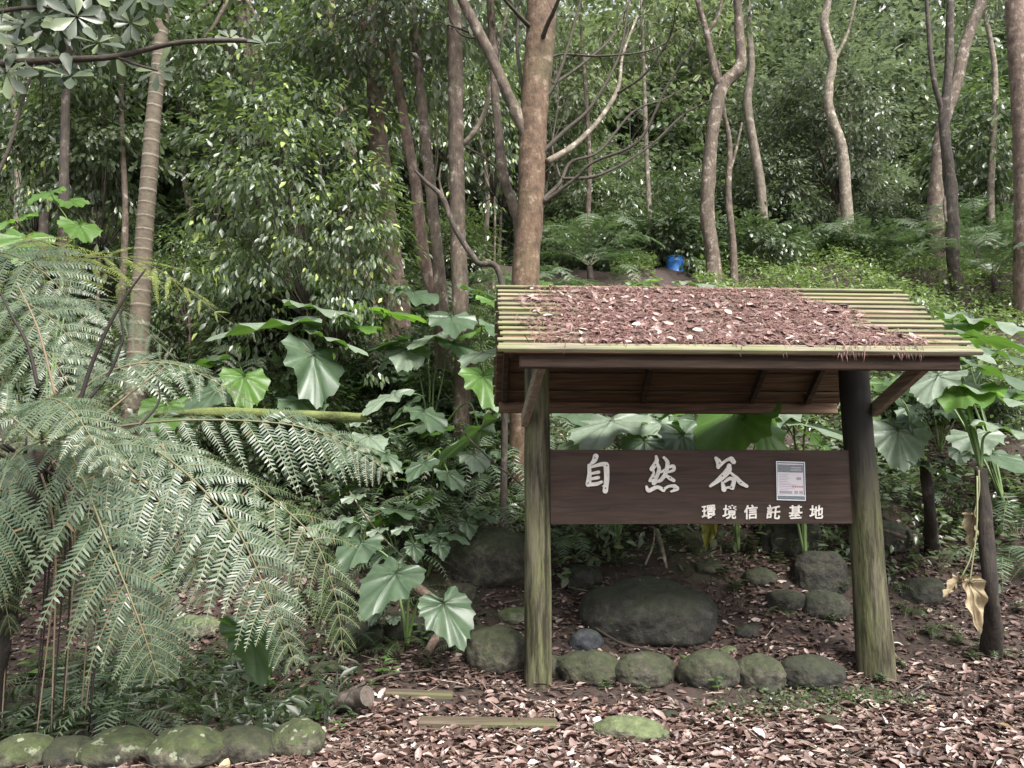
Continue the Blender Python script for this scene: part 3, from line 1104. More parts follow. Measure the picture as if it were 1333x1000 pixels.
ROCKS = [
    (769, 893, 82, 47, M_rock, 1, 'rounded mossy boulder beside the foot of the thinner left post', .8, .92),
    (845, 896, 78, 47, M_rock, 2, 'brownish mossy boulder second in the row under the sign board', .8, .85),
    (931, 897, 74, 52, M_rock, 3, 'mossy boulder in the middle of the row under the sign board', .8, .85),
    (996, 900, 56, 50, M_rock, 4, 'narrow upright mossy boulder fourth in the row under the sign', .8, .75),
    (1068, 900, 80, 47, M_rockD, 5, 'dark boulder at the row end beside the thicker right post', .8, .8),
    (719, 883, 30, 32, M_rock, 6, 'small stone wedged between the left post and the boulder row', .8, .9),
    (646, 878, 76, 68, M_rock, 7, 'tall mossy boulder standing against the outer side of the left post', .8, .75),
    (672, 812, 46, 22, M_rockP, 8, 'flat pale stone lying behind the boulder beside the left post', .8, .8),
    (600, 790, 36, 34, M_rock, 9, 'square cut mossy stone tilted near the fallen pole', .7, .5),
    (632, 766, 118, 92, M_rock, 10, 'large mossy boulder half under ferns behind the left post', .8, .75),
    (855, 842, 170, 96, M_rockD, 11, 'biggest dark dome shaped boulder under the sign board', .8, .85),
    (765, 848, 42, 30, M_rockB, 12, 'small bluish grey stone left of the biggest dark boulder', .8, .85),
    (1036, 722, 70, 60, M_rockD, 13, 'blocky dark rock on the bank just below the notice', .8, .6),
    (1076, 772, 62, 62, M_rockD, 14, 'dark upright rock on the bank against the right post', .8, .7),
    (992, 764, 42, 26, M_rock, 15, 'low green stone on the bank below the small lettering', .8, .8),
    (927, 748, 36, 18, M_rock, 16, 'small flat stone on the bank above the biggest boulder', .8, .8),
    (1030, 795, 46, 28, M_rockD, 17, 'small dark stone on the bank above the narrow boulder', .8, .8),
    (1082, 808, 58, 42, M_rockD, 18, 'leaf edged dark stone low on the bank by the right post', .8, .8),
    (976, 832, 32, 20, M_rockD, 19, 'little dark stone right of the biggest dome shaped boulder', .8, .8),
    (950, 852, 22, 11, M_rockP, 20, 'tiny pale stone above the middle boulder of the row', .8, .8),
    (824, 968, 92, 32, M_rockP, 21, 'flat pale green stone sunk in the front leaf litter', .55, .85),
    (1081, 946, 30, 14, M_rock, 22, 'small grey stone in the litter before the dark end boulder', .7, .8),
    (872, 937, 24, 12, M_rockD, 23, 'tiny dark stone in the litter behind the flat pale stone', .7, .8),
    (16, 1003, 66, 44, M_rockL, 24, 'mossy border stone at the very end of the row under the fern', .9, .8),
    (76, 1002, 56, 40, M_rock, 25, 'brownish small border stone partly covered with dead leaves', .9, .8),
    (140, 1002, 88, 46, M_rockL, 26, 'dark mossy border stone with pale lichen spots', .85, .75),
    (230, 1006, 92, 56, M_rockL, 27, 'largest pale green lichen spotted border stone', .85, .8),
    (305, 1000, 78, 50, M_rock, 28, 'rough dark border stone between the pale one and the mossiest', .85, .8),
    (381, 990, 66, 52, M_rockL, 29, 'round bright mossy stone at the border end beside the path', .9, .85),
    (386, 945, 48, 24, M_rockP, 30, 'low grey stone behind the round bright mossy border stone', .9, .8),
    (249, 834, 58, 34, M_rockP, 31, 'smooth pale green stone under the drooping fern fronds', .8, .75),
    (522, 836, 56, 42, M_rockD, 32, 'dark stone beneath the big lobed leaf near the fallen pole', .8, .8),
    (468, 850, 60, 44, M_rockD, 33, 'shadowed dark stone left of the lobed leaf plant', .8, .8),
    (424, 880, 46, 16, M_rock, 34, 'low mossy stone in the litter right of the hanging fern tip', .8, .8),
    (578, 850, 56, 38, M_rockD, 35, 'dark stone between fallen pole and tall mossy boulder', .8, .8),
    (-4, 960, 50, 44, M_rock, 36, 'mossy stone behind the border row at the fern trunk', .8, .8),
    (1160, 720, 70, 48, M_rockD, 37, 'dark rock on the bank right of the thicker post', .8, .75),
    (1210, 790, 60, 42, M_rockD, 38, 'dark low rock between right post and hanging yellow leaf', .8, .8),
    (760, 770, 50, 38, M_rockD, 39, 'dark stone tucked in fern shade above the bluish stone', .8, .8),
    (480, 800, 46, 34, M_rockD, 40, 'dark stone behind the lobed leaf under small ferns', .8, .8),
    (540, 720, 60, 34, M_rockD, 41, 'dark low rock on the slope left of the large mossy boulder', .8, .8),
    (1005, 905, 26, 12, M_rockD, 42, 'tiny dark stone at the foot of the narrow boulder', .8, .8),
]
for r in ROCKS:
    rock(*r)

# ------------------------------------------------------------------ fallen leaves on the ground
def ground_normal(x, y):
    e = .03
    dx = (H(x + e, y) - H(x - e, y)) / (2 * e)
    dy = (H(x, y + e) - H(x, y - e)) / (2 * e)
    return nrm(np.stack([-dx, -dy, np.ones_like(dx)], -1))


def litter(name, label, n, region, size, mat, dens, tilt, lift, seed):
    rng = np.random.default_rng(seed)
    x0, x1, y0, y1 = region
    X, Y = np.zeros(0), np.zeros(0)
    while len(X) < n:
        x, y = rng.uniform(x0, x1, n), rng.uniform(y0, y1, n)
        k = rng.uniform(0, 1, n) < dens(x, y)
        X, Y = np.concatenate([X, x[k]]), np.concatenate([Y, y[k]])
    X, Y = X[:n], Y[:n]
    Nn = ground_normal(X, Y)
    pos = np.stack([X, Y, H(X, Y)], -1) + Nn * rng.uniform(.002, lift, n)[:, None]
    mb = MB()
    T = [(.5, .5), (1.4, -.6), (.15, .2), (-.9, .8), (2.2, .3), (.7, -1.2)]
    for k, (c, t) in enumerate(T):
        q = slice(k, None, 6)
        p = pos[q]
        D = unit(len(p), rng)
        D[:, 2] *= .3
        N = Nn[q] + tilt * unit(len(p), rng)
        mb.add(*scatter(*litter_template(c, t, k + seed), p, D, N, rng.uniform(*size, len(p)) * rng.choice([.45, .75, 1, 1.4], len(p), p=[.25, .3, .27, .18]), rng.uniform(.55, 1.15, len(p))))
    # broken twigs among the leaves
    q = rng.integers(0, n, n // 22)
    D = unit(len(q), rng); D[:, 2] *= .15
    TW = (np.array([(-.012, -.5, 0), (.012, -.5, 0), (0, -.5, .02), (-.009, .05, .03), (.02, .05, .03), (.005, .05, .05), (.03, .5, 0)]), np.array([(0, 1, 4), (0, 4, 3), (1, 2, 5), (1, 5, 4), (2, 0, 3), (2, 3, 5), (3, 4, 6), (4, 5, 6), (5, 3, 6)]))
    mb.add(*scatter(*TW, pos[q] + (0, 0, .008), D, Nn[q] + .1 * unit(len(q), rng), rng.uniform(.08, .3, len(q)), rng.uniform(.6, 1.3, len(q))), 1)
    o = mb.build(name, [mat, M_twiglitter], None, (0, 5, 0), True)
    return tag(o, label, 'leaf litter', kind='stuff')


def dens_front(x, y):
    n = .5 + .5 * np.sin(x * 2.1 + 1.3 * np.sin(y * 3)) * np.sin(y * 2.7 + x)
    edge = np.clip((5.85 - y) / .9, 0.05, 1)
    patch = np.clip(np.hypot((x - 2.0) / 1.3, (y - 5.55) / .33), .12, 1)
    left = 1 - .85 * np.clip((-x - 1.15) / .3, 0, 1) * np.clip((y - 4.35) / .2, 0, 1)
    return (.32 + .68 * n) * edge * patch * left


litter('fallen_leaves', 'thick carpet of pinkish brown dead leaves before the shelter', 46000, (-3.6, 5.4, 3.2, 6.6), (.04, .085), M_litter, dens_front, .2, .02, 5)
litter('fallen_leaves', 'scattered dull dead leaves on the dark bank behind the shelter', 32000, (-4.5, 6.5, 5.8, 11), (.03, .075), M_litterS,
       lambda x, y: np.clip(1.25 - (y - 6) / 5, .1, 1) * (.35 + .65 * (np.sin(x * 2.3 + y) * np.sin(y * 1.9 - x * .7) > -.15)), .28, .03, 8)

# small green sprouts in the litter
def sprouts(name, label, n, pts, spread, size, mat, seed):
    rng = np.random.default_rng(seed)
    c = np.array(pts)[rng.integers(0, len(pts), n)]
    x = c[:, 0] + rng.normal(0, spread[0], n)
    y = c[:, 1] + rng.normal(0, spread[1], n)
    pos = np.stack([x, y, H(x, y) + rng.uniform(.005, .05, n)], -1)
    D = unit(n, rng); D[:, 2] = np.abs(D[:, 2]) * .5
    mb = MB()
    mb.add(*scatter(*LEAF, pos, D, np.array((0, 0, 1)) + .5 * unit(n, rng), rng.uniform(*size, n), 1.2))
    o = mb.build(name, mat, None, (0, 6, 0))
    return tag(o, label, 'moss', kind='stuff')


g1, g2, g3 = G(1060, 915), G(1000, 930), G(930, 925)
sprouts('moss_patch', 'patch of tiny green sprouts between leaf litter and boulder row', 1000, [g1[:2], g2[:2], g1[:2] + (.35, .02)], (.28, .1), (.02, .045), M_shrub, 3)

# ------------------------------------------------------------------ foliage builders
def crown_arrays(rng, rx, ry, rz, clumps, per, leaf, rc, tmpl=LEAF, droop=.4, hollow=.45, wid=1.0, upj=.6):
    """leaf clumps through an uneven ellipsoid; every leaf is a small folded blade"""
    d = unit(clumps, rng)
    r = rng.uniform(hollow, 1.0, clumps) ** .7
    lob = 1 + .28 * np.sin(d[:, 0] * 5 + rng.uniform(0, 6)) * np.sin(d[:, 2] * 4 + rng.uniform(0, 6)) + .2 * np.sin(d[:, 1] * 6 + rng.uniform(0, 6))
    cc = d * r[:, None] * lob[:, None] * np.array((rx, ry, rz))
    rad = rc * rng.uniform(.55, 1.35, clumps)
    k = np.repeat(np.arange(clumps), per)
    o = unit(len(k), rng) * (rng.uniform(0, 1, len(k)) ** .5)[:, None] * rad[k][:, None] * np.array((1, 1, .5))
    pos = cc[k] + o
    D = nrm(o / rc + .45 * d[k] + .35 * unit(len(k), rng) + np.array((0, 0, -droop)))
    N = nrm(np.array((0, 0, 1.0)) + upj * unit(len(k), rng) + .25 * d[k])
    V, F = scatter(*tmpl, pos, D, N, leaf * rng.uniform(.65, 1.25, len(k)), wid)
    return V, F, cc


def limb_arrays(mb, rng, base, targets, r0, ns=5):
    for c in targets:
        m = base * .45 + c * .55 + rng.normal(0, .12, 3) * np.linalg.norm(c - base) * .5
        m[2] -= .1 * np.linalg.norm(c - base) * rng.uniform(-.5, 1)
        C = catmull([base, m, c], 7)
        mb.add(*tube(C, [r0, r0 * .6, r0 * .2], ns))


# ---- background trees: crown variants, each with its own trunk
def make_bg_tree(seed, h, rx, rz, clumps, per, leaf, mat, bark, name='broadleaf_tree', tr=.09, lean=.4, tm=LEAF, wid=1.0, droop=.4):
    rng = np.random.default_rng(seed)
    t = bpy.data.objects.new(name, None)
    COL.objects.link(t)
    lx, ly = rng.normal(0, lean, 2)
    C = catmull([(0, 0, -.5), (lx * .3 + rng.normal(0, .12), ly * .3, h * .3), (lx * .55 + rng.normal(0, .18), ly * .6, h * .62), (lx, ly, h)], 16)
    mb = MB()
    mb.add(*tube(C, [tr * 1.25, tr, tr * .75, tr * .35], 8, .05, seed=seed))
    mb.build('trunk', bark, t)
    c0 = np.array((lx, ly, h))
    V, F, cc = crown_arrays(rng, rx, rx, rz, clumps, per, leaf, .55, tm, droop, .45, wid)
    mb = MB()
    mb.add(V + c0 + (0, 0, rz * .2), F)
    mb.build('crown', mat, t)
    mb = MB()
    limb_arrays(mb, rng, C[10], [k + c0 + (0, 0, rz * .2) for k in cc[:12]], tr * .45)
    mb.build('limbs', bark, t)
    return t


BG = [make_bg_tree(101, 5.4, 2.4, 2.9, 230, 36, .215, M_far, M_bark_far),
      make_bg_tree(102, 6.8, 2.2, 2.7, 210, 36, .2, M_farY, M_bark_pale),
      make_bg_tree(103, 4.4, 2.7, 2.4, 230, 36, .22, M_dark, M_bark_far),
      make_bg_tree(104, 7.8, 2.6, 3.3, 240, 36, .235, M_far, M_bark_brown),
      make_bg_tree(105, 5.6, 2.5, 2.8, 150, 30, .33, M_shrub, M_bark_pale, tm=OBOV, wid=.9, droop=.8)]
BG_DESC = ['broadleaf tree with full mid green crown', 'slim tree with loose yellowish green crown', 'low spreading tree with dark green crown', 'tall tree with airy mid green crown', 'broad leaved tree with drooping blunt leaves']
bg_used = [False] * 5


def place_bg(x, y, v, rz, sc):
    z = float(H(x, y))
    if not bg_used[v]:
        o = BG[v]
        o.location = (x, y, z)
        o.rotation_euler = (0, 0, rz)
        o.scale = (sc,) * 3
        bg_used[v] = True
    else:
        o = dup(BG[v], (x, y, z), rz, sc)
    reg(o, BG_DESC[v], 'tree', 'trees crowding the hillside behind the shelter')
    return o


rs = random.Random(21)
for y, step in ((16.5, 2.6), (19, 2.7), (22, 2.7), (25.5, 2.8), (30, 2.9), (35, 3.2), (41, 3.4), (48, 3.8), (57, 4.4)):
    hw = y * .72 + .5
    x = -hw
    while x < hw:
        xx, yy = x + rs.uniform(-.8, .8), y + rs.uniform(-1.3, 1.3)
        px = proj((xx, yy, H(xx, yy) + 2))[0]
        x += step if px < 690 else step * .74
        # the right half is open understorey with bare trunks until far back
        if px > 690 and y < 21.5: continue
        if px > 690:
            v = rs.choice([0, 1, 2, 3, 4, 2, 0, 4])
            sc = rs.uniform(.52, .85) if y < 29 else rs.uniform(.9, 1.2) if y < 34 else rs.uniform(1.35, 1.75)
        else:
            v, sc = rs.choice([0, 1, 2, 3, 4, 4]), rs.uniform(.6, 1.1)
        place_bg(xx, yy, v, rs.uniform(0, 6.28), sc * (1.0 if y < 33 else 1.3 if y < 46 else 1.9))


# ---- understorey shrubs
def make_shrub(seed, rx, rz, clumps, per, leaf, mat, tmpl=LEAF, wid=1.0, rc=.28, name='shrub', droop=.35):
    rng = np.random.default_rng(seed)
    t = bpy.data.objects.new(name, None)
    COL.objects.link(t)
    V, F, cc = crown_arrays(rng, rx, rx, rz, clumps, per, leaf, rc, tmpl, droop, .25, wid)
    c0 = np.array((0, 0, rz * .95))
    mb = MB()
    mb.add(V + c0, F)
    mb.build('foliage', mat, t)
    mb = MB()
    limb_arrays(mb, rng, np.array((0, 0, -.1)), [k + c0 for k in cc[:9]], .018, 5)
    mb.build('stems', M_twig, t)
    return t


SHR = [make_shrub(201, .85, .9, 95, 28, .12, M_shrub), make_shrub(202, .7, 1.2, 90, 26, .10, M_sap, wid=.8), make_shrub(203, 1.0, .75, 90, 28, .14, M_dark, OBOV, 1.0),
       make_shrub(204, .75, .8, 85, 28, .10, M_cover)]
SHR_DESC = ['bushy shrub with glossy leaves', 'upright shrub with yellow green tips', 'wide low shrub with broad leaves', 'light green small leaved bush']
sh_used = [False] * 4


def place_shrub(x, y, v, rz, sc):
    z = float(H(x, y)) - .05
    if not sh_used[v]:
        o = SHR[v]
        o.location, o.rotation_euler, o.scale = (x, y, z), (0, 0, rz), (sc,) * 3
        sh_used[v] = True
    else:
        o = dup(SHR[v], (x, y, z), rz, sc)
    reg(o, SHR_DESC[v], 'shrub', 'shrubs of the understorey on the slope')


for y, step in ((9.6, 1.3), (11.0, 1.3), (12.6, 1.4), (14.6, 1.5), (17.0, 1.6), (20, 1.7), (23, 1.9), (26.5, 2.2), (31, 2.6), (36, 3.2)):
    hw = y * .70
    x = -hw
    while x < hw:
        xx, yy = x + rs.uniform(-.5, .5), y + rs.uniform(-.8, .8)
        px, py = proj((xx, yy, H(xx, yy) + .6))
        x += step
        if px > 600 and y < 16.5: continue
        if y < 10 and px < 250: continue
        if 440 < px and y < 12.2: continue
        if px > 900 and y < 19 and rs.random() < .6: continue
        v = rs.choice([0, 1, 2, 0, 1, 3] if px < 690 else [0, 2, 3, 2])
        place_shrub(xx, yy, v, rs.uniform(0, 6.28), rs.uniform(.75, 1.2))

# ---- ground cover on the open slope to the right and on the bank
def cover(name, label, n, region, keep, size, mat, seed, bump, wide=1.0):
    rng = np.random.default_rng(seed)
    x0, x1, y0, y1 = region
    x, y = rng.uniform(x0, x1, n * 3), rng.uniform(y0, y1, n * 3)
    k = rng.uniform(0, 1, n * 3) < keep(x, y)
    x, y = x[k][:n], y[k][:n]
    b = bump * (.5 + .5 * np.sin(x * 2.6 + 1.7 * np.sin(y * 1.9)) * np.sin(y * 2.3 + x)) + .12
    pos = np.stack([x, y, H(x, y) + b * rng.uniform(.15, 1, len(x))], -1)
    D = unit(len(x), rng); D[:, 2] = D[:, 2] * .5 - .1
    mb = MB()
    mb.add(*scatter(*LEAF, pos, D, np.array((0, -.25, 1)) + .55 * unit(len(x), rng), rng.uniform(*size, len(x)), wide * rng.uniform(.7, 1.3, len(x))))
    o = mb.build(name, mat, None, (0, 14, 4))
    return tag(o, label, 'ground cover', kind='stuff')


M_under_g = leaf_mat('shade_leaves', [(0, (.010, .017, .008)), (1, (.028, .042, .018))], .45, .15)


def keep_right(x, y):
    px = 666 + 1000 * x / y
    drum_gap = np.where((np.abs(px - 884) < 26) & (y > 14), 0, 1)
    return drum_gap * np.clip((px - 730 + 40 * np.sin(y * 2)) / 120, 0, 1) * (.7 + .3 * (np.sin(x * 1.7 + y) * np.sin(y * 1.3 - x * .6) > -.45))


cover('ground_cover', 'light green knee high ground cover on the open slope above the shelter', 62000, (2.2, 15, 10.0, 21.5), keep_right, (.06, .13), M_cover, 31, .6)
cover('ground_cover', 'low dark leafy undergrowth covering the bank and slope', 46000, (-9, 8, 7.4, 14), lambda x, y: .3 + .7 * (np.sin(x * 1.1 + y * .8) * np.sin(y * 1.7 - x * .9) > -.2), (.05, .14), M_shrub, 32, .5)
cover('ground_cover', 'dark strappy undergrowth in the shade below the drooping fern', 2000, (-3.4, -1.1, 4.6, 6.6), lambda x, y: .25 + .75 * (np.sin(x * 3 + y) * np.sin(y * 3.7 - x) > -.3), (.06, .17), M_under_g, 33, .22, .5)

# ------------------------------------------------------------------ the trees one can tell apart
def px_path(pts, Y, dY=0):
    n = len(pts)
    return [P(p[0], p[1], (p[2] if len(p) > 2 else Y + dY * i / max(1, n - 1))) for i, p in enumerate(pts)]


def tree(name, label, pts, widths, bark, Y=None, branches=(), crown=None, foot=.25, wob=.06, ns=12, seed=0, cat='tree', rings=False):
    """trunk through picture points at true depth; base point first. widths in picture pixels along the trunk"""
    if Y is None:
        Y = G(*pts[0][:2])[1]
    path = px_path(pts, Y)
    base = path[0].copy()
    gz = float(H(base[0], base[1]))
    if base[2] > gz - .1:
        path.insert(0, np.array((base[0], base[1], gz - foot)))
        widths = [widths[0] * 1.25] + list(widths)
    s = Y / FPX
    # carry the trunk on above the frame
    top = path[-1] + nrm(path[-1] - path[-2]) * 2.2
    if crown is not None:
        path.append(top)
        widths = list(widths) + [widths[-1] * .75]
    o = thing(name, label, cat, (path[0][0], path[0][1], gz))
    O = np.array(o.location)
    n = 14 * (len(path) - 1)
    C = catmull(path, n)
    wd = np.interp(np.linspace(0, 1, n), np.linspace(0, 1, len(widths)), widths) * s / 2
    mb = MB()
    if rings:
        C = catmull(path, 420)
        L = np.cumsum(np.r_[0, np.linalg.norm(np.diff(C, axis=0), axis=1)])
        wd = np.interp(np.linspace(0, 1, 420), np.linspace(0, 1, len(widths)), widths) * s / 2
        ph = (L / .165 + .5 * np.sin(L * 2.3) + .25 * np.sin(L * 5.1)) % 1
        ring = ph < .13
        V, F = tube(C, wd * (1 + .022 * ring - .03 * ph), 18, .012, seed=seed)
        q = F[0]
        isr = ring[q[:, 0] // 18]
        mb.add(V, [q[~isr], F[1], F[2]], 0)
        mb.F.append(q[isr]); mb.M.append(1)
        mb.build('trunk', [bark, M_ring], o, O)
    else:
        V, F = tube(C, wd, ns, wob, seed=seed)
        # flare at the foot
        mb.add(V, F)
        mb.build('trunk', bark, o, O)
    for k, br in enumerate(branches):
        bp, bw = br[0], br[1]
        bm_ = br[2] if len(br) > 2 else bark
        bY = br[3] if len(br) > 3 else [Y] * len(bp)
        bC = catmull([P(a[0], a[1], yy) for a, yy in zip(bp, bY)], 10 * (len(bp) - 1) + 1)
        mb = MB()
        mb.add(*tube(bC, np.array(bw) * s / 2 * (.8 if bm_ is M_twig else 1), 8, .08, seed=seed + k))
        if bm_ is M_twig:
            rg = np.random.default_rng(seed * 50 + k)
            tb = nrm(np.gradient(bC, axis=0))
            L = np.linalg.norm(bC[-1] - bC[0])
            for q in range(5):
                i = int(len(bC) * rg.uniform(.35, .97))
                d = nrm(tb[i] + .75 * rg.normal(size=3) + (0, 0, .25))
                l = L * rg.uniform(.18, .42)
                mb.add(*tube(catmull([bC[i], bC[i] + d * l * .5 + rg.normal(size=3) * l * .05, bC[i] + d * l + (0, 0, l * .15)], 8), [.006, .004, .002], 5))
        mb.build('branch', bm_, o, O)
    if crown is not None:
        rx, rz, clumps, leaf, mat = crown
        rng = np.random.default_rng(900 + seed)
        V, F, cc = crown_arrays(rng, rx, rx, rz, clumps, 36, leaf, .5)
        c0 = path[-1] - (0, 0, 1.7 if pts[0][0] < 610 else .9)     # crowns hang down into the view
        mb = MB()
        mb.add(V + c0, F)
        mb.build('crown', mat, o, O)
        mb = MB()
        limb_arrays(mb, rng, C[-6], [k + c0 for k in cc[:10]], wd[-1] * .5)
        mb.build('limbs', bark, o, O)
    return o


dY = lambda a, b, n: list(np.linspace(a, b, n))
YM = 8.6
main_br = [
    ([(698, 215), (682, 168), (662, 125), (640, 75), (604, 5), (585, -40)], [17, 17, 16, 15, 14, 12], M_bark_brown),
    ([(690, 163), (680, 112), (673, 58), (675, 0), (668, -40)], [9, 7, 6, 4, 3]),
    ([(692, 37), (675, 20), (657, 0), (640, -20)], [9, 7, 5, 3]),
    ([(692, 150), (722, 109), (739, 61), (756, 0), (765, -40)], [10, 7, 5, 4, 2]),
    ([(720, 110), (756, 85), (797, 48), (819, 0)], [6, 5, 4, 3]),
    ([(702, 63), (712, 34), (727, 0), (738, -40)], [11, 8, 6, 4]),
    ([(703, 202), (736, 170), (766, 143), (794, 99), (809, 61), (819, 0)], [9, 7, 6, 5, 4, 3]),
    ([(712, 211), (746, 190), (780, 156), (804, 116), (811, 71), (830, 20)], [10, 8, 7, 6, 4, 3], M_bark_pale),
    ([(804, 122), (841, 95), (872, 48), (880, 10)], [5, 4, 3, 2]),
    ([(705, 85), (729, 71), (780, 73), (848, 65), (889, 37)], [6, 4, 4, 3, 2]),
    ([(705, 262), (729, 238), (743, 211), (780, 197), (824, 146), (865, 129), (900, 110)], [8, 7, 5, 5, 4, 3, 2]),
    ([(707, 264), (746, 235), (773, 211), (831, 184), (865, 119), (889, 78), (910, 40)], [8, 6, 5, 5, 4, 3, 2]),
    ([(732, 233), (780, 228), (841, 194), (889, 150), (925, 130)], [6, 5, 4, 3, 2]),
    ([(729, 231), (719, 190), (726, 136), (724, 78)], [4, 3, 3, 2]),
]
main_br = [(b[0], b[1], b[2] if len(b) > 2 else M_twig, dY(YM - .05, YM + .8 * math.sin(i * 2.1), len(b[0]))) for i, b in enumerate(main_br)]
tree('bare_branched_tree', 'thick straight trunk with dark bare upswept branches behind the shelter roof',
     [(684, 372), (689, 300), (692, 240), (695, 150), (702, 70), (706, 0)], [37, 35, 36, 38, 40, 42], M_bark_main, YM, main_br, None, seed=1, ns=20, wob=.03)
tree('leaning_tree', 'slender grey tree leaning against the left side of the thick bare branched trunk',
     [(676, 330), (668, 270), (655, 225), (646, 140), (642, 60), (638, 0)], [13, 13, 14, 12, 12, 11], M_bark_brown, 9.1,
     [([(640, 60), (610, 42), (570, 28)], [5, 4, 3], M_twig), ([(638, 50), (600, 45), (580, 10)], [4, 3, 2], M_twig)], None, seed=2)
tree('forest_tree', 'straight dark barked tree with peeling patches and a pale side branch',
     [(602, 462), (597, 330), (594, 200), (593, 100), (591, 0)], [22, 22, 21, 22, 20], M_bark_brown, 9.4,
     [([(603, 189), (627, 156), (641, 102), (652, 50), (661, 10)], [7, 7, 6, 5, 4], M_bark_pale), ([(603, 190), (630, 205), (655, 228)], [4, 3, 3], M_twig)], (1.8, 1.5, 60, .14, M_far), seed=3)
tree('forest_tree', 'slender mottled tree with pale lichen patches, right one of a close pair',
     [(578, 450), (570, 340), (558, 220), (551, 150), (545, 95), (538, 20)], [19, 17, 15, 14, 12, 11], M_bark_brown, 10, (), (1.7, 1.6, 70, .14, M_far), seed=4)
tree('forest_tree', 'slender pale brown tree leaning left, left one of a close pair',
     [(574, 430), (552, 335), (541, 240), (530, 180), (516, 95), (500, 20)], [20, 17, 15, 14, 13, 11], M_bark_red, 10.4, (), (1.7, 1.6, 70, .14, M_sap), seed=5)
tree('crooked_sapling', 'thin dark crooked stem rising left behind the roof corner',
     [(655, 385), (620, 340), (593, 299), (576, 258), (556, 238), (540, 222)], [8, 8, 7, 8, 5, 3], M_bark_dark, 7.8, [([(578, 262), (572, 235), (574, 215)], [5, 3, 2])], None, seed=6)
tree('forest_tree', 'short stout brown trunk rising among big lobed leaves left of the shelter',
     [(516, 398), (506, 330), (499, 250), (492, 180), (488, 110)], [36, 33, 28, 26, 22], M_bark_red, 11.5, (), (1.5, 1.4, 60, .13, M_sap), seed=7)
tree('forest_tree', 'dark leaning trunk half hidden by leaves between palm and slender pair',
     [(381, 305), (362, 240), (347, 185), (338, 130), (326, 70)], [30, 28, 26, 24, 22], M_bark_brown, 12.5, (), (1.6, 1.6, 70, .14, M_shrub), seed=8)
tree('forest_tree', 'reddish trunk showing high among the leaves left of the slender pair',
     [(470, 290), (452, 190), (436, 90), (430, 20)], [22, 20, 19, 17], M_bark_brown, 14, (), (2, 1.8, 60, .16, M_far), seed=9)
tree('palm_tree', 'smooth palm trunk with pale leaf scar rings left of the shelter',
     [(180, 450), (187, 320), (194, 230), (200, 150), (206, 90), (211, 30), (215, -60)], [27, 23, 22, 20, 19, 18, 18], M_palm, 9.5, (), None, seed=10, rings=True)
tree('forest_tree', 'thin brown sapling trunk just left of the ringed palm', [(161, 345), (163, 270), (160, 200), (158, 130), (160, 60)], [9, 8, 7, 7, 6], M_bark_brown, 11.5, (), (1.2, 1.2, 40, .12, M_shrub), seed=11)
tree('forest_tree', 'straight dark grey trunk standing behind the tree fern fronds', [(80, 400), (82, 300), (84, 200), (86, 120), (90, 30)], [14, 13, 12, 11, 10], M_bark_dark, 10.5, (), (1.3, 1.2, 50, .13, M_dark), seed=12)
tree('cut_trunk', 'short dark stump like trunk beside the dark grey trunk', [(56, 345), (57, 310), (57, 278)], [14, 12, 12], M_bark_dark, 11, (), None, seed=13, cat='stump')
tree('cut_trunk', 'slim pale topped broken stump among the big lobed leaves', [(487, 412), (480, 375), (474, 346)], [12, 11, 12], M_bark_pale, 10.6, (), None, seed=14, cat='stump')
tree('crooked_tree', 'crooked brown tree forking high, right of the bare branched trunk',
     [(928, 335), (921, 285), (922, 238), (927, 177), (939, 116), (963, 86), (962, 40), (960, 0)], [19, 19, 19, 17, 19, 16, 13, 11], M_bark_brown, 15.0,
     [([(936, 112), (926, 74), (920, 44), (908, 0)], [11, 10, 9, 7]), ([(920, 44), (935, 20), (942, -10)], [6, 5, 4])], (1.6, 1.3, 24, .15, M_farY), seed=15)
tree('forest_tree', 'thin brown tree close to the foot of the crooked forking tree', [(954, 316), (948, 255), (950, 190), (942, 143), (935, 80)], [9, 9, 7, 6, 5], M_bark_brown, 15.6,
     [([(948, 230), (958, 195), (966, 160)], [5, 4, 3])], None, seed=16)
tree('forest_tree', 'grey far trunk behind the crooked forking tree', [(992, 262), (982, 195), (973, 136), (978, 85), (974, 20)], [13, 13, 12, 10, 8], M_bark_far, 19, (), (1.8, 1.6, 34, .16, M_far), seed=17)
tree('wavy_tree', 'pale wavy trunk with a thin right fork on the upper slope',
     [(1101, 250), (1095, 190), (1080, 146), (1079, 112), (1084, 78), (1073, 34), (1078, 0)], [15, 14, 13, 12, 11, 12, 10], M_bark_pale, 18.5,
     [([(1085, 80), (1096, 60), (1104, 41), (1114, 0)], [6, 5, 4, 4])], (1.8, 1.6, 34, .16, M_farY), seed=18)
tree('twisted_tree', 'dark twisted trunk on the green slope above the right roof end',
     [(1251, 392), (1241, 345), (1240, 290), (1237, 240), (1229, 160), (1235, 90), (1237, 0)], [17, 16, 17, 16, 13, 11, 10], M_bark_dark, None,
     [([(1228, 150), (1215, 100), (1209, 40), (1206, -5)], [8, 7, 6, 5]), ([(1240, 240), (1230, 262), (1232, 290)], [5, 5, 4], M_bark_pale)], None, seed=19, wob=.14)
tree('forest_tree', 'pale brown tree leaning right behind the dark twisted trunk', [(1217, 290), (1222, 210), (1228, 160), (1245, 108), (1258, 54), (1278, 0)], [22, 19, 17, 16, 15, 15], M_bark_brown, 16.5, (), (1.6, 1.4, 34, .15, M_far), seed=20)
tree('forest_tree', 'reddish smooth trunk cut by the frame beyond the twisted dark trunk', [(1338, 352), (1337, 250), (1333, 150), (1327, 60), (1323, 0)], [34, 31, 30, 29, 28], M_bark_red, 13.5, (), None, seed=21, wob=.03)
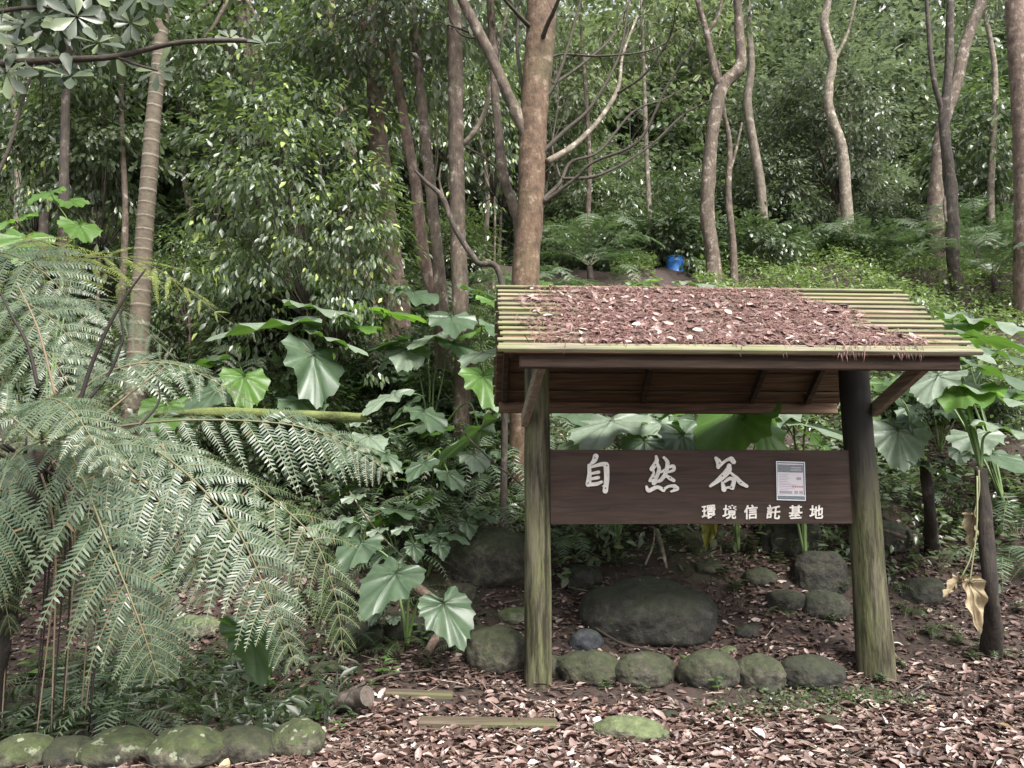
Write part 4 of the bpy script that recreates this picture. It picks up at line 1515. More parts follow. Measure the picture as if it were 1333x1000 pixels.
tree('forest_tree', 'thin pale pole like trunk between bare branched and crooked trees', [(847, 305), (842, 210), (840, 150), (838, 90)], [7, 6, 6, 5], M_bark_pale, 17, (), (1.3, 1.2, 40, .16, M_farY), seed=22)
for k, (px, b, t, wd, Y) in enumerate([(765, 300, 60, 7, 18), (1290, 270, 20, 9, 20), (630, 330, 80, 8, 16), (300, 330, 60, 9, 15), (250, 340, 90, 7, 16), (120, 330, 60, 9, 16), (20, 330, 80, 10, 14), (395, 340, 120, 8, 17)]):
    rr = random.Random(k)
    m = [(px + rr.uniform(-14, 14) * q, b + (t - b) * q) for q in (0, .35, .7, 1)]
    o = tree('slim_tree', None, m, [wd, wd * .9, wd * .8, wd * .7], rr.choice([M_bark_far, M_bark_pale, M_bark_brown]), Y, (), (1.4, 1.2, 28, .15, rr.choice([M_far, M_farY])), seed=60 + k)
    reg(o, 'slim forest tree with thin trunk', 'tree', 'slim trees in the understorey')

# ---- leafy saplings in the middle distance on the left (yellow green young leaves)
def make_sapling(seed, h, rx, rz, clumps, leaf, tm=LEAF, mt=None):
    rng = np.random.default_rng(seed)
    t = bpy.data.objects.new('leafy_sapling', None)
    COL.objects.link(t)
    C = catmull([(0, 0, -.3), (rng.normal(0, .1), 0, h * .4), (rng.normal(0, .2), rng.normal(0, .2), h)], 12)
    mb = MB()
    mb.add(*tube(C, [.035, .025, .012], 6, .05))
    mb.build('trunk', M_bark_brown, t)
    V, F, cc = crown_arrays(rng, rx, rx, rz, clumps, 26, leaf, .3, tm, .75, .2, .9, .7)
    c0 = C[-1] - (0, 0, rz * .35)
    mb = MB()
    mb.add(V + c0, F)
    mb.build('crown', mt or M_sap, t)
    mb = MB()
    limb_arrays(mb, rng, C[6], [k + c0 for k in cc[:22]], .012, 4)
    mb.build('limbs', M_twig, t)
    return t


SAP = [make_sapling(301, 4.3, 1.15, 1.9, 105, .12), make_sapling(302, 2.6, .9, 1.1, 80, .10), make_sapling(303, 4.0, 1.1, 1.6, 90, .15, OBOV, M_shrub)]
SAP_DESC = ['tall sapling with yellow green leaves', 'short leafy sapling with pale drooping leaves', 'tall sapling with broad blunt leaves']
spots = [(395, 330, 9.4, 0, .95), (432, 330, 9.2, 0, .8), (330, 330, 11.6, 2, .95), (270, 330, 12.5, 0, 1), (430, 350, 12.6, 2, 1.1), (120, 320, 12, 2, 1), (20, 320, 12, 0, 1.0), (350, 390, 10.4, 1, .8), (240, 390, 10.5, 1, .8),
         (560, 330, 14.5, 0, 1.1), (640, 350, 15, 0, 1.0)]
for k, (px, py, Y, v, sc) in enumerate(spots):
    x = (px - 666) / 1000 * Y
    loc = (x, Y, float(H(x, Y)))
    if k in (0, 2, 7):
        o = SAP[v]
        o.location, o.scale = loc, (sc,) * 3
    else:
        o = dup(SAP[v], loc, k * 1.3, sc)
    reg(o, SAP_DESC[v], 'sapling', 'leafy saplings on the slope left of the shelter')

# ---- near tree on the left edge: dark branch with rosettes of thick leaves
def near_tree():
    o = thing('rosette_leaf_tree', 'dark overhanging branches with rosettes of thick blunt leaves above the ferns', 'tree', (-4.3, 5.3, float(H(-4.3, 5.3))))
    O = np.array(o.location)
    trunk = [(-4.3, 5.3, -.2), (-4.25, 5.2, 1.6), (-4.1, 5.1, 3.4), (-3.9, 5.0, 5.0)]
    mb = MB()
    mb.add(*tube(catmull(trunk, 40), [.17, .14, .11, .06], 12, .05))
    mb.build('trunk', M_bark_dark, o, O)
    rng = np.random.default_rng(5)
    brs = [([(-130, 100), (0, 84), (80, 78), (150, 74), (230, 56), (310, 53), (345, 57)], [13, 11, 9, 8, 7, 6, 3]),
           ([(-120, 60), (-20, 20), (60, 10), (110, 25)], [9, 7, 5, 3]),
           ([(-120, 40), (20, -20), (120, -25), (220, -12)], [9, 7, 5, 3]),
           ([(-60, 300), (0, 220), (30, 130), (50, 70)], [6, 5, 4, 3]),
           ([(150, 74), (180, 85), (205, 92)], [5, 4, 3]), ([(60, 78), (80, 92), (92, 100)], [5, 4, 3]), ([(0, 86), (8, 95)], [5, 4])]
    for pts, ws in brs:
        mb = MB()
        mb.add(*tube(catmull([P(a, b, 5.0) for a, b in pts], 30), np.array(ws) * .005 / 2, 8, .1))
        mb.build('branch', M_twig, o, O)
    ros = [(205, 92, 1.0), (150, 72, .9), (128, 56, .9), (92, 100, 1), (8, 96, 1), (60, 20, 1.1), (30, 30, 1), (100, 22, 1), (78, 38, .9), (20, 60, .9), (-15, 40, 1.1), (120, -8, 1.1), (180, -5, 1), (215, -8, 1), (60, -10, 1.1), (10, 0, 1.1), (45, 66, .9), (170, 30, .8), (240, 40, .7), (300, 50, .6), (345, 57, .6)]
    for px, py, s in ros:
        c = P(px, py, 5.0 + rng.uniform(-.25, .25))
        mb = MB()
        n = 8
        a = np.arange(n) * 2.4 + rng.uniform(0, 6)
        ax = nrm(np.array((.5 * rng.normal(), -.85, .25 + .3 * rng.normal())))
        e1 = nrm(np.cross(ax, (.3, .2, 1)))
        e2 = np.cross(ax, e1)
        tilt = rng.uniform(-.35, .55, n)
        D = np.cos(a)[:, None] * e1 + np.sin(a)[:, None] * e2 + tilt[:, None] * ax
        mb.add(*scatter(*OBOV, c + D * .012, D, ax - D * tilt[:, None] + .15 * unit(n, rng), .17 * s * rng.uniform(.7, 1.2, n), .85))
        mb.build('leaf_rosette', M_rosette, o, O)
    # upper leafy mass of the same tree
    V, F, cc = crown_arrays(rng, 1.25, .7, .5, 70, 16, .13, .22, OBOV, .2, .1)
    mb = MB()
    mb.add(V + P(60, -45, 5.3), F)
    mb.build('crown', M_rosette, o, O)


M_rosette = leaf_mat('rosette_leaves', [(0, (.025, .038, .025)), (.7, (.06, .078, .052)), (.93, (.11, .13, .095)), (1, (.18, .25, .05))], .38, .12, (.12, .22, .05))
near_tree()

# ------------------------------------------------------------------ ferns
def frond(pts, up=(0, -.5, .85), plen=.35, npair=20, m=16, pl=.055, start=.14, droop=.3, fwd=.55, ratio=.6, rad=.006, seed=0, base=.55, tip=.04, jit=.2):
    """a twice divided frond: rachis through pts, paired pinnae, each with two rows of leaflets"""
    rng = np.random.default_rng(seed + 4000)
    C = catmull(pts, 48)
    T, N, S = frames(C, up)
    t = np.linspace(0, 1, npair)
    tt = start + (1 - start) * t ** .95
    f = tt * 47
    i0 = np.clip(f.astype(int), 0, 46)
    fr = (f - i0)[:, None]
    lerp = lambda A: A[i0] * (1 - fr) + A[i0 + 1] * fr
    pos, Tt, Nn = lerp(C), nrm(lerp(T)), nrm(lerp(N))
    Ss = np.cross(Tt, Nn)
    shape = np.minimum(base + (1 - base) * t / .3, 1) * np.clip((1 - t) / .62, 0, 1) ** .75 + tip
    shape = np.minimum(shape, 1)
    pos = np.vstack([pos, pos]); Tt = np.vstack([Tt, Tt]); Nn = np.vstack([Nn, Nn]); Ss = np.vstack([Ss, -Ss])
    Lp = np.r_[shape, shape] * plen * rng.uniform(.7, 1.1, 2 * npair)
    a = fwd + rng.normal(0, .12, 2 * npair)
    d0 = nrm(np.cos(a)[:, None] * Ss + np.sin(a)[:, None] * Tt + .2 * rng.normal(size=(2 * npair, 1)) * Nn)
    s = np.linspace(0, 1, m + 1)
    g = np.array((0, 0, -1.0))
    Q = pos[:, None] + Lp[:, None, None] * (s[None, :, None] * d0[:, None] + (.14 * s ** 2)[None, :, None] * Tt[:, None] + (droop * s ** 2)[None, :, None] * g)
    pt = nrm(np.gradient(Q, axis=1))
    Np = nrm(Nn[:, None] - pt * np.sum(Nn[:, None] * pt, -1, keepdims=True))
    q = np.cross(pt, Np)
    sh2 = np.clip((1.02 - s) / .6, 0, 1) ** .6 * np.clip(.55 + s * 3, 0, 1)
    pls = (pl * sh2[None] * (Lp / plen)[:, None] ** .6)
    mb = MB()
    for sg in (-1, 1):
        D = nrm(sg * q * .93 + pt * .42 + .10 * g + .05 * rng.normal(size=q.shape))
        NN = Np + jit * rng.normal(size=q.shape)
        space = (Lp / m)[:, None] * np.ones_like(pls)
        wid = np.clip(ratio * space / np.maximum(pls, .004) / .26, .25, 1.9)
        k = pls[:, 1:].ravel() > .006
        V, F = scatter(*PINN, Q[:, 1:].reshape(-1, 3)[k], D[:, 1:].reshape(-1, 3)[k], NN[:, 1:].reshape(-1, 3)[k], pls[:, 1:].ravel()[k], wid[:, 1:].ravel()[k])
        mb.add(V, F, 0)
    # pinna midribs: narrow ribbons
    hw = .0016 + .0016 * (1 - s)
    A = Q + q * hw[None, :, None] + Np * .001
    B = Q - q * hw[None, :, None] + Np * .001
    n2, mm = Q.shape[0], m + 1
    V = np.stack([A, B], 2).reshape(-1, 3)
    i = np.arange(n2)[:, None] * mm * 2
    j = np.arange(m)[None] * 2
    F = np.stack([i + j, i + j + 1, i + j + 3, i + j + 2], -1).reshape(-1, 4)
    mb.add(V, F, 1)
    mb.add(*tube(C, [rad * 1.5, rad, rad * .3], 6), 1)
    return mb


def pxs(pts):
    return [P(a, b, y) for a, b, y in pts]


tf = thing('tree_fern', 'tree fern with big drooping feathery fronds and dark trunk above mossy border stones', 'tree fern', (*P(10, 700, 4.75)[:2], float(H(*P(10, 700, 4.75)[:2]))))
TO = np.array(tf.location)
ctr = P(52, 575, 4.75)
mb = MB()
mb.add(*tube(catmull([TO + (-.15, .05, -.2), TO + (-.08, 0, .5), (TO * .35 + ctr * .65) + (-.06, 0, -.1), ctr + (0, 0, -.05)], 40), [.15, .12, .10, .07], 14, .14))
rr = np.random.default_rng(3)
for k in range(90):       # old frond bases sticking up round the trunk
    z = rr.uniform(0, 1)
    c = TO + (-.08, 0, 0) + (ctr - TO) * z
    a = rr.uniform(0, 6.28)
    d = np.array((math.cos(a), math.sin(a), 0))
    mb.add(*tube([c + d * .08, c + d * .15 + (0, 0, .04), c + d * .17 + (0, 0, .12)], [.014, .011, .005], 5))
mb.build('trunk', M_treefern, tf, TO)
HERO = [
    (dict(pts=[(58, 572, 4.75), (92, 590, 4.35), (140, 705, 4.1), (178, 800, 4.0), (207, 885, 4.0)], plen=.44, npair=24, m=20, pl=.075, up=(-.2, -.8, .6)), M_fern),
    (dict(pts=[(60, 570, 4.8), (180, 575, 4.4), (290, 665, 4.2), (345, 765, 4.15), (388, 872, 4.15)], plen=.38, npair=22, m=18, pl=.066, up=(.2, -.7, .7)), M_fern),
    (dict(pts=[(62, 570, 4.9), (250, 590, 5.0), (390, 680, 5.0), (435, 770, 5.0), (448, 868, 5.0)], plen=.33, npair=20, m=16, pl=.06, up=(.2, -.6, .7)), M_fernD),
    (dict(pts=[(50, 575, 4.7), (15, 600, 4.4), (-18, 700, 4.2), (-30, 810, 4.15)], plen=.42, npair=20, m=18, pl=.07, up=(-.3, -.7, .6)), M_fern),
    (dict(pts=[(60, 570, 4.85), (220, 548, 5.0), (370, 552, 5.2), (450, 578, 5.3), (516, 622, 5.3)], plen=.36, npair=22, m=18, pl=.066, up=(.1, -.75, .7), droop=.5), M_fern),
    (dict(pts=[(58, 570, 4.85), (130, 490, 4.9), (225, 474, 5.1), (330, 525, 5.2)], plen=.34, npair=20, m=16, pl=.06, up=(.1, -.6, .8)), M_fern),
    (dict(pts=[(55, 572, 4.7), (50, 525, 4.4), (90, 530, 4.1), (150, 620, 3.95)], plen=.34, npair=20, m=18, pl=.062, up=(0, -.5, .9)), M_fern),
    (dict(pts=[(50, 572, 4.8), (-20, 520, 4.7), (-60, 560, 4.6), (-90, 660, 4.5)], plen=.38, npair=18, m=16, pl=.06, up=(-.2, -.6, .7)), M_fern),
    (dict(pts=[(55, 575, 4.75), (110, 570, 4.4), (180, 620, 4.25), (240, 700, 4.2), (268, 790, 4.2)], plen=.36, npair=20, m=18, pl=.064, up=(.1, -.7, .7)), M_fern),
    (dict(pts=[(52, 578, 4.8), (10, 640, 4.7), (0, 730, 4.65), (15, 830, 4.65)], plen=.34, npair=18, m=16, pl=.06, up=(-.1, -.8, .5)), M_fernD),
    (dict(pts=[(56, 575, 4.95), (80, 620, 5.0), (95, 720, 5.0), (90, 840, 5.0)], plen=.36, npair=18, m=16, pl=.06, up=(-.1, -.8, .5)), M_fernD),
]
for k, (kw, mt) in enumerate(HERO):
    kw = dict(kw); kw['pts'] = pxs(kw['pts']); kw['seed'] = k
    frond(**kw).build('frond', [mt, M_stalk], tf, TO)
for pts, ws, mt in (([(100, 535, 4.7), (125, 460, 4.7), (158, 395, 4.7), (190, 350, 4.7)], [.014, .012, .009, .005], M_dead),
                    ([(104, 532, 4.75), (140, 490, 4.8), (160, 440, 4.8), (157, 408, 4.8), (172, 397, 4.8)], [.011, .009, .007, .004], M_dead),
                    ([(50, 505, 4.7), (36, 450, 4.7), (12, 405, 4.7), (0, 380, 4.7)], [.013, .011, .008, .006], M_dead),
                    ([(168, 568, 4.7), (205, 527, 4.8), (206, 495, 4.8)], [.009, .007, .004], M_dead),
                    ([(72, 515, 4.8), (50, 430, 4.8), (22, 368, 4.8)], [.008, .007, .004], M_deadtan),
                    ([(120, 555, 4.8), (160, 520, 4.85), (215, 478, 4.9)], [.008, .007, .004], M_deadtan)):
    mb = MB()
    mb.add(*tube(catmull(pxs(pts), 24), ws, 6, .06))
    mb.build('dead_stalk', mt, tf, TO)
for k in range(16):      # old stalks hanging round the trunk
    px = rr.uniform(-10, 150)
    y = rr.uniform(4.55, 4.95)
    a = P(45 + rr.uniform(-20, 30), 600, 4.75)
    b = P(px, rr.uniform(690, 740), y)
    g = b.copy(); g[2] = float(H(b[0], b[1])) + rr.uniform(-.02, .18); g[0] += rr.uniform(-.05, .05)
    mb = MB()
    mb.add(*tube(catmull([a, a * .4 + b * .6 + (0, 0, .12), b, g], 22), [.008, .007, .006, .004], 5, .08))
    mb.build('hanging_stalk', [M_dead, M_deadtan][k % 3 == 0], tf, TO)

tf2 = thing('tree_fern', 'taller tree fern reaching in with long layered fronds over the drooping one', 'tree fern', (-4.75, 6.0, float(H(-4.75, 6.0))))
TO2 = np.array(tf2.location)
c2 = P(-105, 440, 6.0)
mb = MB()
mb.add(*tube(catmull([TO2 + (0, 0, -.3), TO2 * .5 + c2 * .5 + (.05, 0, 0), c2], 30), [.13, .10, .07], 12, .14))
mb.build('trunk', M_treefern, tf2, TO2)
HERO2 = [
    (dict(pts=[(-105, 435, 6.0), (-30, 335, 5.7), (50, 350, 5.5), (128, 440, 5.4)], plen=.55, npair=20, m=20, pl=.07, up=(.1, -.55, .8)), M_fern),
    (dict(pts=[(-105, 438, 6.0), (-20, 385, 5.5), (60, 410, 5.2), (130, 490, 5.1)], plen=.5, npair=20, m=20, pl=.066, up=(.1, -.55, .8)), M_fern),
    (dict(pts=[(-105, 440, 6.0), (-10, 425, 5.3), (60, 460, 5.0), (110, 540, 4.9)], plen=.46, npair=18, m=18, pl=.064, up=(0, -.55, .8)), M_fern),
    (dict(pts=[(-105, 440, 6.0), (-50, 470, 5.3), (0, 520, 5.0), (30, 600, 4.9)], plen=.42, npair=18, m=18, pl=.064, up=(0, -.6, .7)), M_fernD),
    (dict(pts=[(-105, 435, 6.0), (40, 352, 6.5), (180, 340, 6.9), (300, 420, 7.0)], plen=.65, npair=16, m=26, pl=.05, up=(.05, -.45, .85), droop=.18), M_fernY),
    (dict(pts=[(-105, 435, 6.0), (50, 395, 6.2), (150, 400, 6.4), (230, 470, 6.5)], plen=.55, npair=18, m=20, pl=.06, up=(.05, -.5, .85)), M_fern),
    (dict(pts=[(-105, 435, 6.1), (20, 320, 6.8), (90, 330, 7.0), (190, 390, 7.1)], plen=.6, npair=16, m=22, pl=.055, up=(.05, -.4, .9), droop=.18), M_fernY),
]
for k, (kw, mt) in enumerate(HERO2):
    kw = dict(kw); kw['pts'] = pxs(kw['pts']); kw['seed'] = 40 + k
    frond(**kw).build('frond', [mt, M_stalk], tf2, TO2)


# ---- smaller ferns: one of each kind, then copies
def make_fern(name, seed, nf, L, plen, npair, m, pl, mat, rise=.55, trunk=0):
    t = bpy.data.objects.new(name, None)
    COL.objects.link(t)
    r = random.Random(seed)
    for k in range(nf):
        a = 6.283 * (k + r.uniform(-.3, .3)) / nf
        l = L * r.uniform(.8, 1.15)
        h = l * rise * r.uniform(.7, 1.2)
        d = np.array((math.cos(a), math.sin(a), 0))
        z0 = np.array((0, 0, trunk))
        pts = [z0, z0 + d * l * .3 + (0, 0, h * .8), z0 + d * l * .68 + (0, 0, h * .85), z0 + d * l + (0, 0, h * .25)]
        frond(pts, (0, 0, 1), plen, npair, m, pl, .12, .2, seed=seed * 10 + k, rad=.004).build('frond', [mat, M_stalk], t)
    if trunk:
        mb = MB()
        mb.add(*tube([(0, 0, -.4), (0.02, 0, trunk * .5), (0, 0, trunk)], [.09, .07, .05], 10, .1))
        mb.build('trunk', M_treefern, t)
    return t


def simple_frond(pts, up, pl, n, ratio, seed, start=.12):
    """once divided frond: leaflets straight on the rachis"""
    rng = np.random.default_rng(seed)
    C = catmull(pts, 30)
    T, N, S = frames(C, up)
    f = np.linspace(start, .985, n) * 29
    i0 = np.clip(f.astype(int), 0, 28)
    fr = (f - i0)[:, None]
    lerp = lambda A: A[i0] * (1 - fr) + A[i0 + 1] * fr
    pos, Tt, Nn = lerp(C), lerp(T), lerp(N)
    Ss = np.cross(Tt, Nn)
    t = np.linspace(0, 1, n)
    sh = np.minimum(.5 + t * 2.5, 1) * np.clip((1.03 - t) / .55, 0, 1) ** .7
    mb = MB()
    for sg in (-1, 1):
        D = sg * Ss * .93 + Tt * .35 + np.array((0, 0, -.18)) + .06 * rng.normal(size=Ss.shape)
        mb.add(*scatter(*PINN, pos, D, Nn + .15 * rng.normal(size=Ss.shape), pl * sh, ratio), 0)
    mb.add(*tube(C, [.003, .0025, .001], 5), 1)
    return mb


def make_sword_fern(name, seed, nf, L, pl, n, mat, rise=.5):
    t = bpy.data.objects.new(name, None)
    COL.objects.link(t)
    r = random.Random(seed)
    for k in range(nf):
        a = 6.283 * (k + r.uniform(-.35, .35)) / nf
        l = L * r.uniform(.7, 1.15)
        h = l * rise * r.uniform(.5, 1.3)
        d = np.array((math.cos(a), math.sin(a), 0))
        pts = [(0, 0, 0), d * l * .3 + (0, 0, h * .9), d * l * .7 + (0, 0, h * .8), d * l + (0, 0, h * .1)]
        simple_frond(pts, (0, 0, 1), pl, n, .62, seed * 10 + k).build('frond', [mat, M_stalk], t)
    return t


LF = make_fern('feathery_fern', 71, 8, 1.25, .28, 18, 13, .05, M_fern, .6)
SF = make_sword_fern('ground_fern', 72, 10, .8, .125, 20, M_fern)
SG = make_sword_fern('ground_fern', 73, 7, .42, .07, 16, M_fernD, .35)
FT = make_fern('slope_tree_fern', 74, 11, 1.7, .42, 18, 13, .08, M_fern, .35, .5)


def put(proto, used, px, py, rz, sc, desc, cat, group, Y=None):
    if Y is None:
        g = G(px, py)
    else:
        x = (px - 666) / 1000 * Y
        g = np.array((x, Y, float(H(x, Y))))
    g = g - (0, 0, .02)
    if not used:
        o = proto
        o.location, o.rotation_euler, o.scale = [float(c) for c in g], (0, 0, rz), (sc,) * 3
    else:
        o = dup(proto, g, rz, sc)
    return reg(o, desc, cat, group)


r3 = random.Random(33)
for k, (px, py, sc) in enumerate([(370, 560, 1.0), (300, 545, 1.0), (520, 470, .9), (590, 500, .9), (470, 520, .8), (230, 560, .9), (560, 640, .7), (440, 620, .75), (1150, 330, .9), (620, 570, .8), (150, 500, 1.1), (750, 345, 1.1), (830, 340, 1.0), (720, 330, 1.1), (410, 470, .9), (790, 420, 1.0), (180, 720, .8), (340, 450, 1), (420, 440, .9), (500, 430, .9), (580, 440, .9), (640, 460, .8)]):
    put(LF, k > 0, px, py, r3.uniform(0, 6.28), sc, 'feathery fern with arching divided fronds', 'fern', 'feathery ferns on the slope')
for k, (px, py, sc) in enumerate([(660, 690, 1.0), (620, 660, 1.0), (560, 700, .9), (600, 640, 1.1), (520, 760, .8), (735, 725, 1.1), (690, 650, 1.0), (545, 670, .9), (480, 690, .9), (420, 650, .9), (500, 620, 1.0), (640, 620, 1.0), (450, 745, .8), (1310, 760, 1.0), (1325, 700, 1.0), (580, 590, 1.0), (360, 700, .9), (300, 650, .9), (160, 955, .7), (90, 940, .8), (1180, 660, .8), (380, 800, .7), (560, 600, 1), (700, 600, 1.1), (400, 600, 1), (430, 570, 1), (500, 560, 1.1), (540, 530, 1), (600, 540, 1.1), (350, 590, 1), (640, 650, 1.2), (665, 625, 1.2), (600, 690, 1.1)]):
    put(SF, k > 0, px, py, r3.uniform(0, 6.28), sc, 'ground fern with comb like light fronds', 'fern', 'comb like ground ferns')
for k, (px, py, sc) in enumerate([(280, 880, 1.1), (330, 900, 1.0), (240, 900, 1.0), (200, 880, 1.1), (120, 900, 1.0), (350, 850, 1.0), (300, 920, .9), (60, 880, 1.0), (410, 790, .9), (170, 850, 1.0), (1090, 760, .7), (1185, 800, .7), (1215, 825, .7), (1020, 800, .5), (1160, 770, .7), (1290, 850, .7), (500, 840, .8), (390, 900, .7), (250, 930, .8), (1100, 800, .6), (520, 850, .9), (470, 830, .9), (560, 790, .9), (600, 850, .8), (440, 800, 1), (540, 770, 1), (130, 880, 1), (170, 910, .9), (30, 900, 1), (90, 870, 1)]):
    put(SG, k > 0, px, py, r3.uniform(0, 6.28), sc, 'small dark fern with short fronds', 'fern', 'small dark ferns in the shade')
for k, (px, Y, sc) in enumerate([(1105, 20.5, 1.15), (1170, 19.5, 1.0), (1290, 16, 1.0), (1250, 21, 1.2), (1040, 22, 1.1), (930, 22, 1.1), (1320, 19, 1.2), (1000, 24, 1.2), (770, 15.5, 1.0), (860, 17.5, 1.0), (1200, 24, 1.3), (1300, 23, 1.3), (40, 13, 1.1), (110, 14, 1.1), (690, 13.5, .9), (1060, 26, 1.3), (800, 19, 1.1), (890, 21, 1.1), (1310, 14.5, 1.0), (1150, 17, 1.0), (1085, 17.6, 1.05), (1285, 17.5, 1.15), (1215, 18.5, 1.1)]):
    put(FT, k > 0, px, 0, r3.uniform(0, 6.28), sc, 'low tree fern with wide feathery crown', 'tree fern', 'low tree ferns on the upper slope', Y)

# ------------------------------------------------------------------ big lobed leaves (elephant ear)
def ear_mesh(seed, wavy=.03, notch=.05):
    r = random.Random(seed)
    half = [(0, -.01), (.07, -.16), (.17, -.27), (.29, -.30), (.40, -.20), (.45, -.04), (.46, .12), (.42, .30), (.34, .46), (.22, .62), (.10, .75), (0, .86)]
    H_ = catmull(np.c_[np.array(half), np.zeros(len(half))], 34)[:, :2]
    out = np.vstack([H_, np.c_[-H_[-2:0:-1, 0], H_[-2:0:-1, 1]]])
    n = len(out)
    k = np.arange(n)
    th = k / n * 2 * np.pi
    sc = 1 + notch * (.5 - 1.0 * np.abs(np.sin(th * 9.5 + .4 * np.sin(th * 3 + seed)))) * (np.abs(out[:, 0]) > .05) + .02 * np.sin(th * 3 + r.uniform(0, 6))
    out = out * sc[:, None]
    rings = [.0, .12, .3, .5, .7, .85, .95, 1.0]
    V, UVs = [], []
    ctr = np.array((0, .03))
    for q in rings[1:]:
        p = ctr + (out - ctr) * q
        ang = np.arctan2(p[:, 0], p[:, 1] + .02)
        z = .05 * q - .22 * (np.abs(p[:, 0]) ** 1.7) - .25 * np.maximum(p[:, 1] - .1, 0) ** 2 - .3 * np.maximum(-p[:, 1], 0) ** 1.6
        z = z + q * q * wavy * np.sin(ang * 9 + seed) + .016 * q * np.cos(ang * 11) + .03 * (1 - np.minimum(1, np.abs(p[:, 0]) / .05)) * -.4
        V.append(np.c_[p, z])
        UVs.append(np.c_[np.full(n, q), ang])
    V = np.vstack([V[0].mean(0)[None] * 0 + np.array((0, .03, 0.02))] + V)
    UVs = np.vstack([np.array([[0, 0]])] + UVs)
    F3 = np.array([(0, 1 + (i + 1) % n, 1 + i) for i in range(n)])
    F4 = []
    for a in range(len(rings) - 2):
        b0, b1 = 1 + a * n, 1 + (a + 1) * n
        for i in range(n):
            j = (i + 1) % n
            F4.append((b0 + i, b0 + j, b1 + j, b1 + i))
    return V, [F3[:, ::-1], np.array(F4)[:, ::-1]], UVs


def ear_mat(name, c1, c2, vein, trans=.2, tcol=(.14, .3, .03), rough=.38):
    m, nt, b = new_mat(name)
    uv = nt.nodes.new('ShaderNodeUVMap')
    sx = nt.nodes.new('ShaderNodeSeparateXYZ')
    nt.links.new(uv.outputs[0], sx.inputs[0])
    def math_(op, a, bval=None, c=None):
        n = nt.nodes.new('ShaderNodeMath')
        n.operation = op
        for i, v in enumerate((a, bval, c)):
            if v is None: continue
            if isinstance(v, (int, float)): n.inputs[i].default_value = v
            else: nt.links.new(v, n.inputs[i])
        return n.outputs[0]
    ang = math_('MULTIPLY', sx.outputs[1], 7.0)
    w1 = math_('ABSOLUTE', math_('SINE', math_('ADD', math_('MULTIPLY', ang, .5), math_('MULTIPLY', sx.outputs[0], .5))))
    r = ramp(nt, [(0, (1, 1, 1)), (.07, (0, 0, 0))])
    nt.links.new(w1, r.inputs[0])
    n1 = nt.nodes.new('ShaderNodeTexNoise')
    n1.inputs['Scale'].default_value = 14
    n1.inputs['Detail'].default_value = 8
    n1.inputs['Roughness'].default_value = .7
    tc = nt.nodes.new('ShaderNodeTexCoord')
    nt.links.new(tc.outputs['Object'], n1.inputs['Vector'])
    rc = ramp(nt, [(.3, c1), (.7, c2)])
    nt.links.new(n1.outputs[0], rc.inputs[0])
    mx = nt.nodes.new('ShaderNodeMixRGB')
    nt.links.new(math_('MULTIPLY', r.outputs[0], .4), mx.inputs[0])
    nt.links.new(rc.outputs[0], mx.inputs[1])
    mx.inputs[2].default_value = (*vein, 1)
    w2 = math_('ABSOLUTE', math_('SINE', math_('SUBTRACT', math_('MULTIPLY', sx.outputs[0], 34.0), math_('MULTIPLY', w1, 9.0))))
    rf = ramp(nt, [(0, (.35, .35, .35)), (.16, (0, 0, 0))])
    nt.links.new(w2, rf.inputs[0])
    mf = nt.nodes.new('ShaderNodeMixRGB')
    nt.links.new(rf.outputs[0], mf.inputs[0])
    nt.links.new(mx.outputs[0], mf.inputs[1])
    mf.inputs[2].default_value = (*vein, 1)
    n8 = nt.nodes.new('ShaderNodeTexNoise')
    n8.inputs['Scale'].default_value = 11
    n8.inputs['Detail'].default_value = 6
    n8.inputs['Roughness'].default_value = .75
    nt.links.new(tc.outputs['Object'], n8.inputs['Vector'])
    r8 = ramp(nt, [(.63, (0, 0, 0)), (.68, (.8, .8, .8))])
    nt.links.new(n8.outputs[0], r8.inputs[0])
    m8 = nt.nodes.new('ShaderNodeMixRGB')
    nt.links.new(r8.outputs[0], m8.inputs[0])
    nt.links.new(mf.outputs[0], m8.inputs[1])
    m8.inputs[2].default_value = (.10, .075, .04, 1)
    nt.links.new(m8.outputs[0], b.inputs['Base Color'])
    b.inputs['Roughness'].default_value = rough
    bp = nt.nodes.new('ShaderNodeBump')
    bp.inputs['Strength'].default_value = .9
    bp.inputs['Distance'].default_value = .02
    bp.invert = True
    nt.links.new(w1, bp.inputs['Height'])
    nt.links.new(bp.outputs[0], b.inputs['Normal'])
    t = nt.nodes.new('ShaderNodeBsdfTranslucent')
    t.inputs[0].default_value = (*tcol, 1)
    ms = nt.nodes.new('ShaderNodeMixShader')
    ms.inputs[0].default_value = trans
    nt.links.new(b.outputs[0], ms.inputs[1])
    nt.links.new(t.outputs[0], ms.inputs[2])
    nt.links.new(ms.outputs[0], nt.nodes['Material Output'].inputs[0])
    return m


M_ear = ear_mat('elephant_ear', (.038, .066, .036), (.072, .108, .062), (.12, .16, .10), rough=.42)
M_earP = ear_mat('elephant_ear_pale', (.10, .135, .095), (.18, .22, .16), (.22, .27, .19), rough=.45)
M_earG = ear_mat('elephant_ear_bright', (.05, .11, .02), (.085, .16, .035), (.13, .2, .06), .35, (.2, .4, .05), .45)
M_earY = ear_mat('elephant_ear_dead', (.17, .125, .07), (.34, .275, .17), (.12, .08, .04), .12, (.3, .2, .09), .7)
M_earYG = ear_mat('elephant_ear_yellowing', (.2, .22, .04), (.32, .3, .07), (.12, .12, .03), .3, (.4, .36, .06), .6)
M_pet = plain('elephant_ear_stalk', (.10, .155, .05), .45)
M_petY = plain('elephant_ear_stalk_yellow', (.14, .15, .07), .6)
EARS = [ear_mesh(k, .035 + .014 * (k % 3), .10 + .04 * (k % 2)) for k in range(5)]


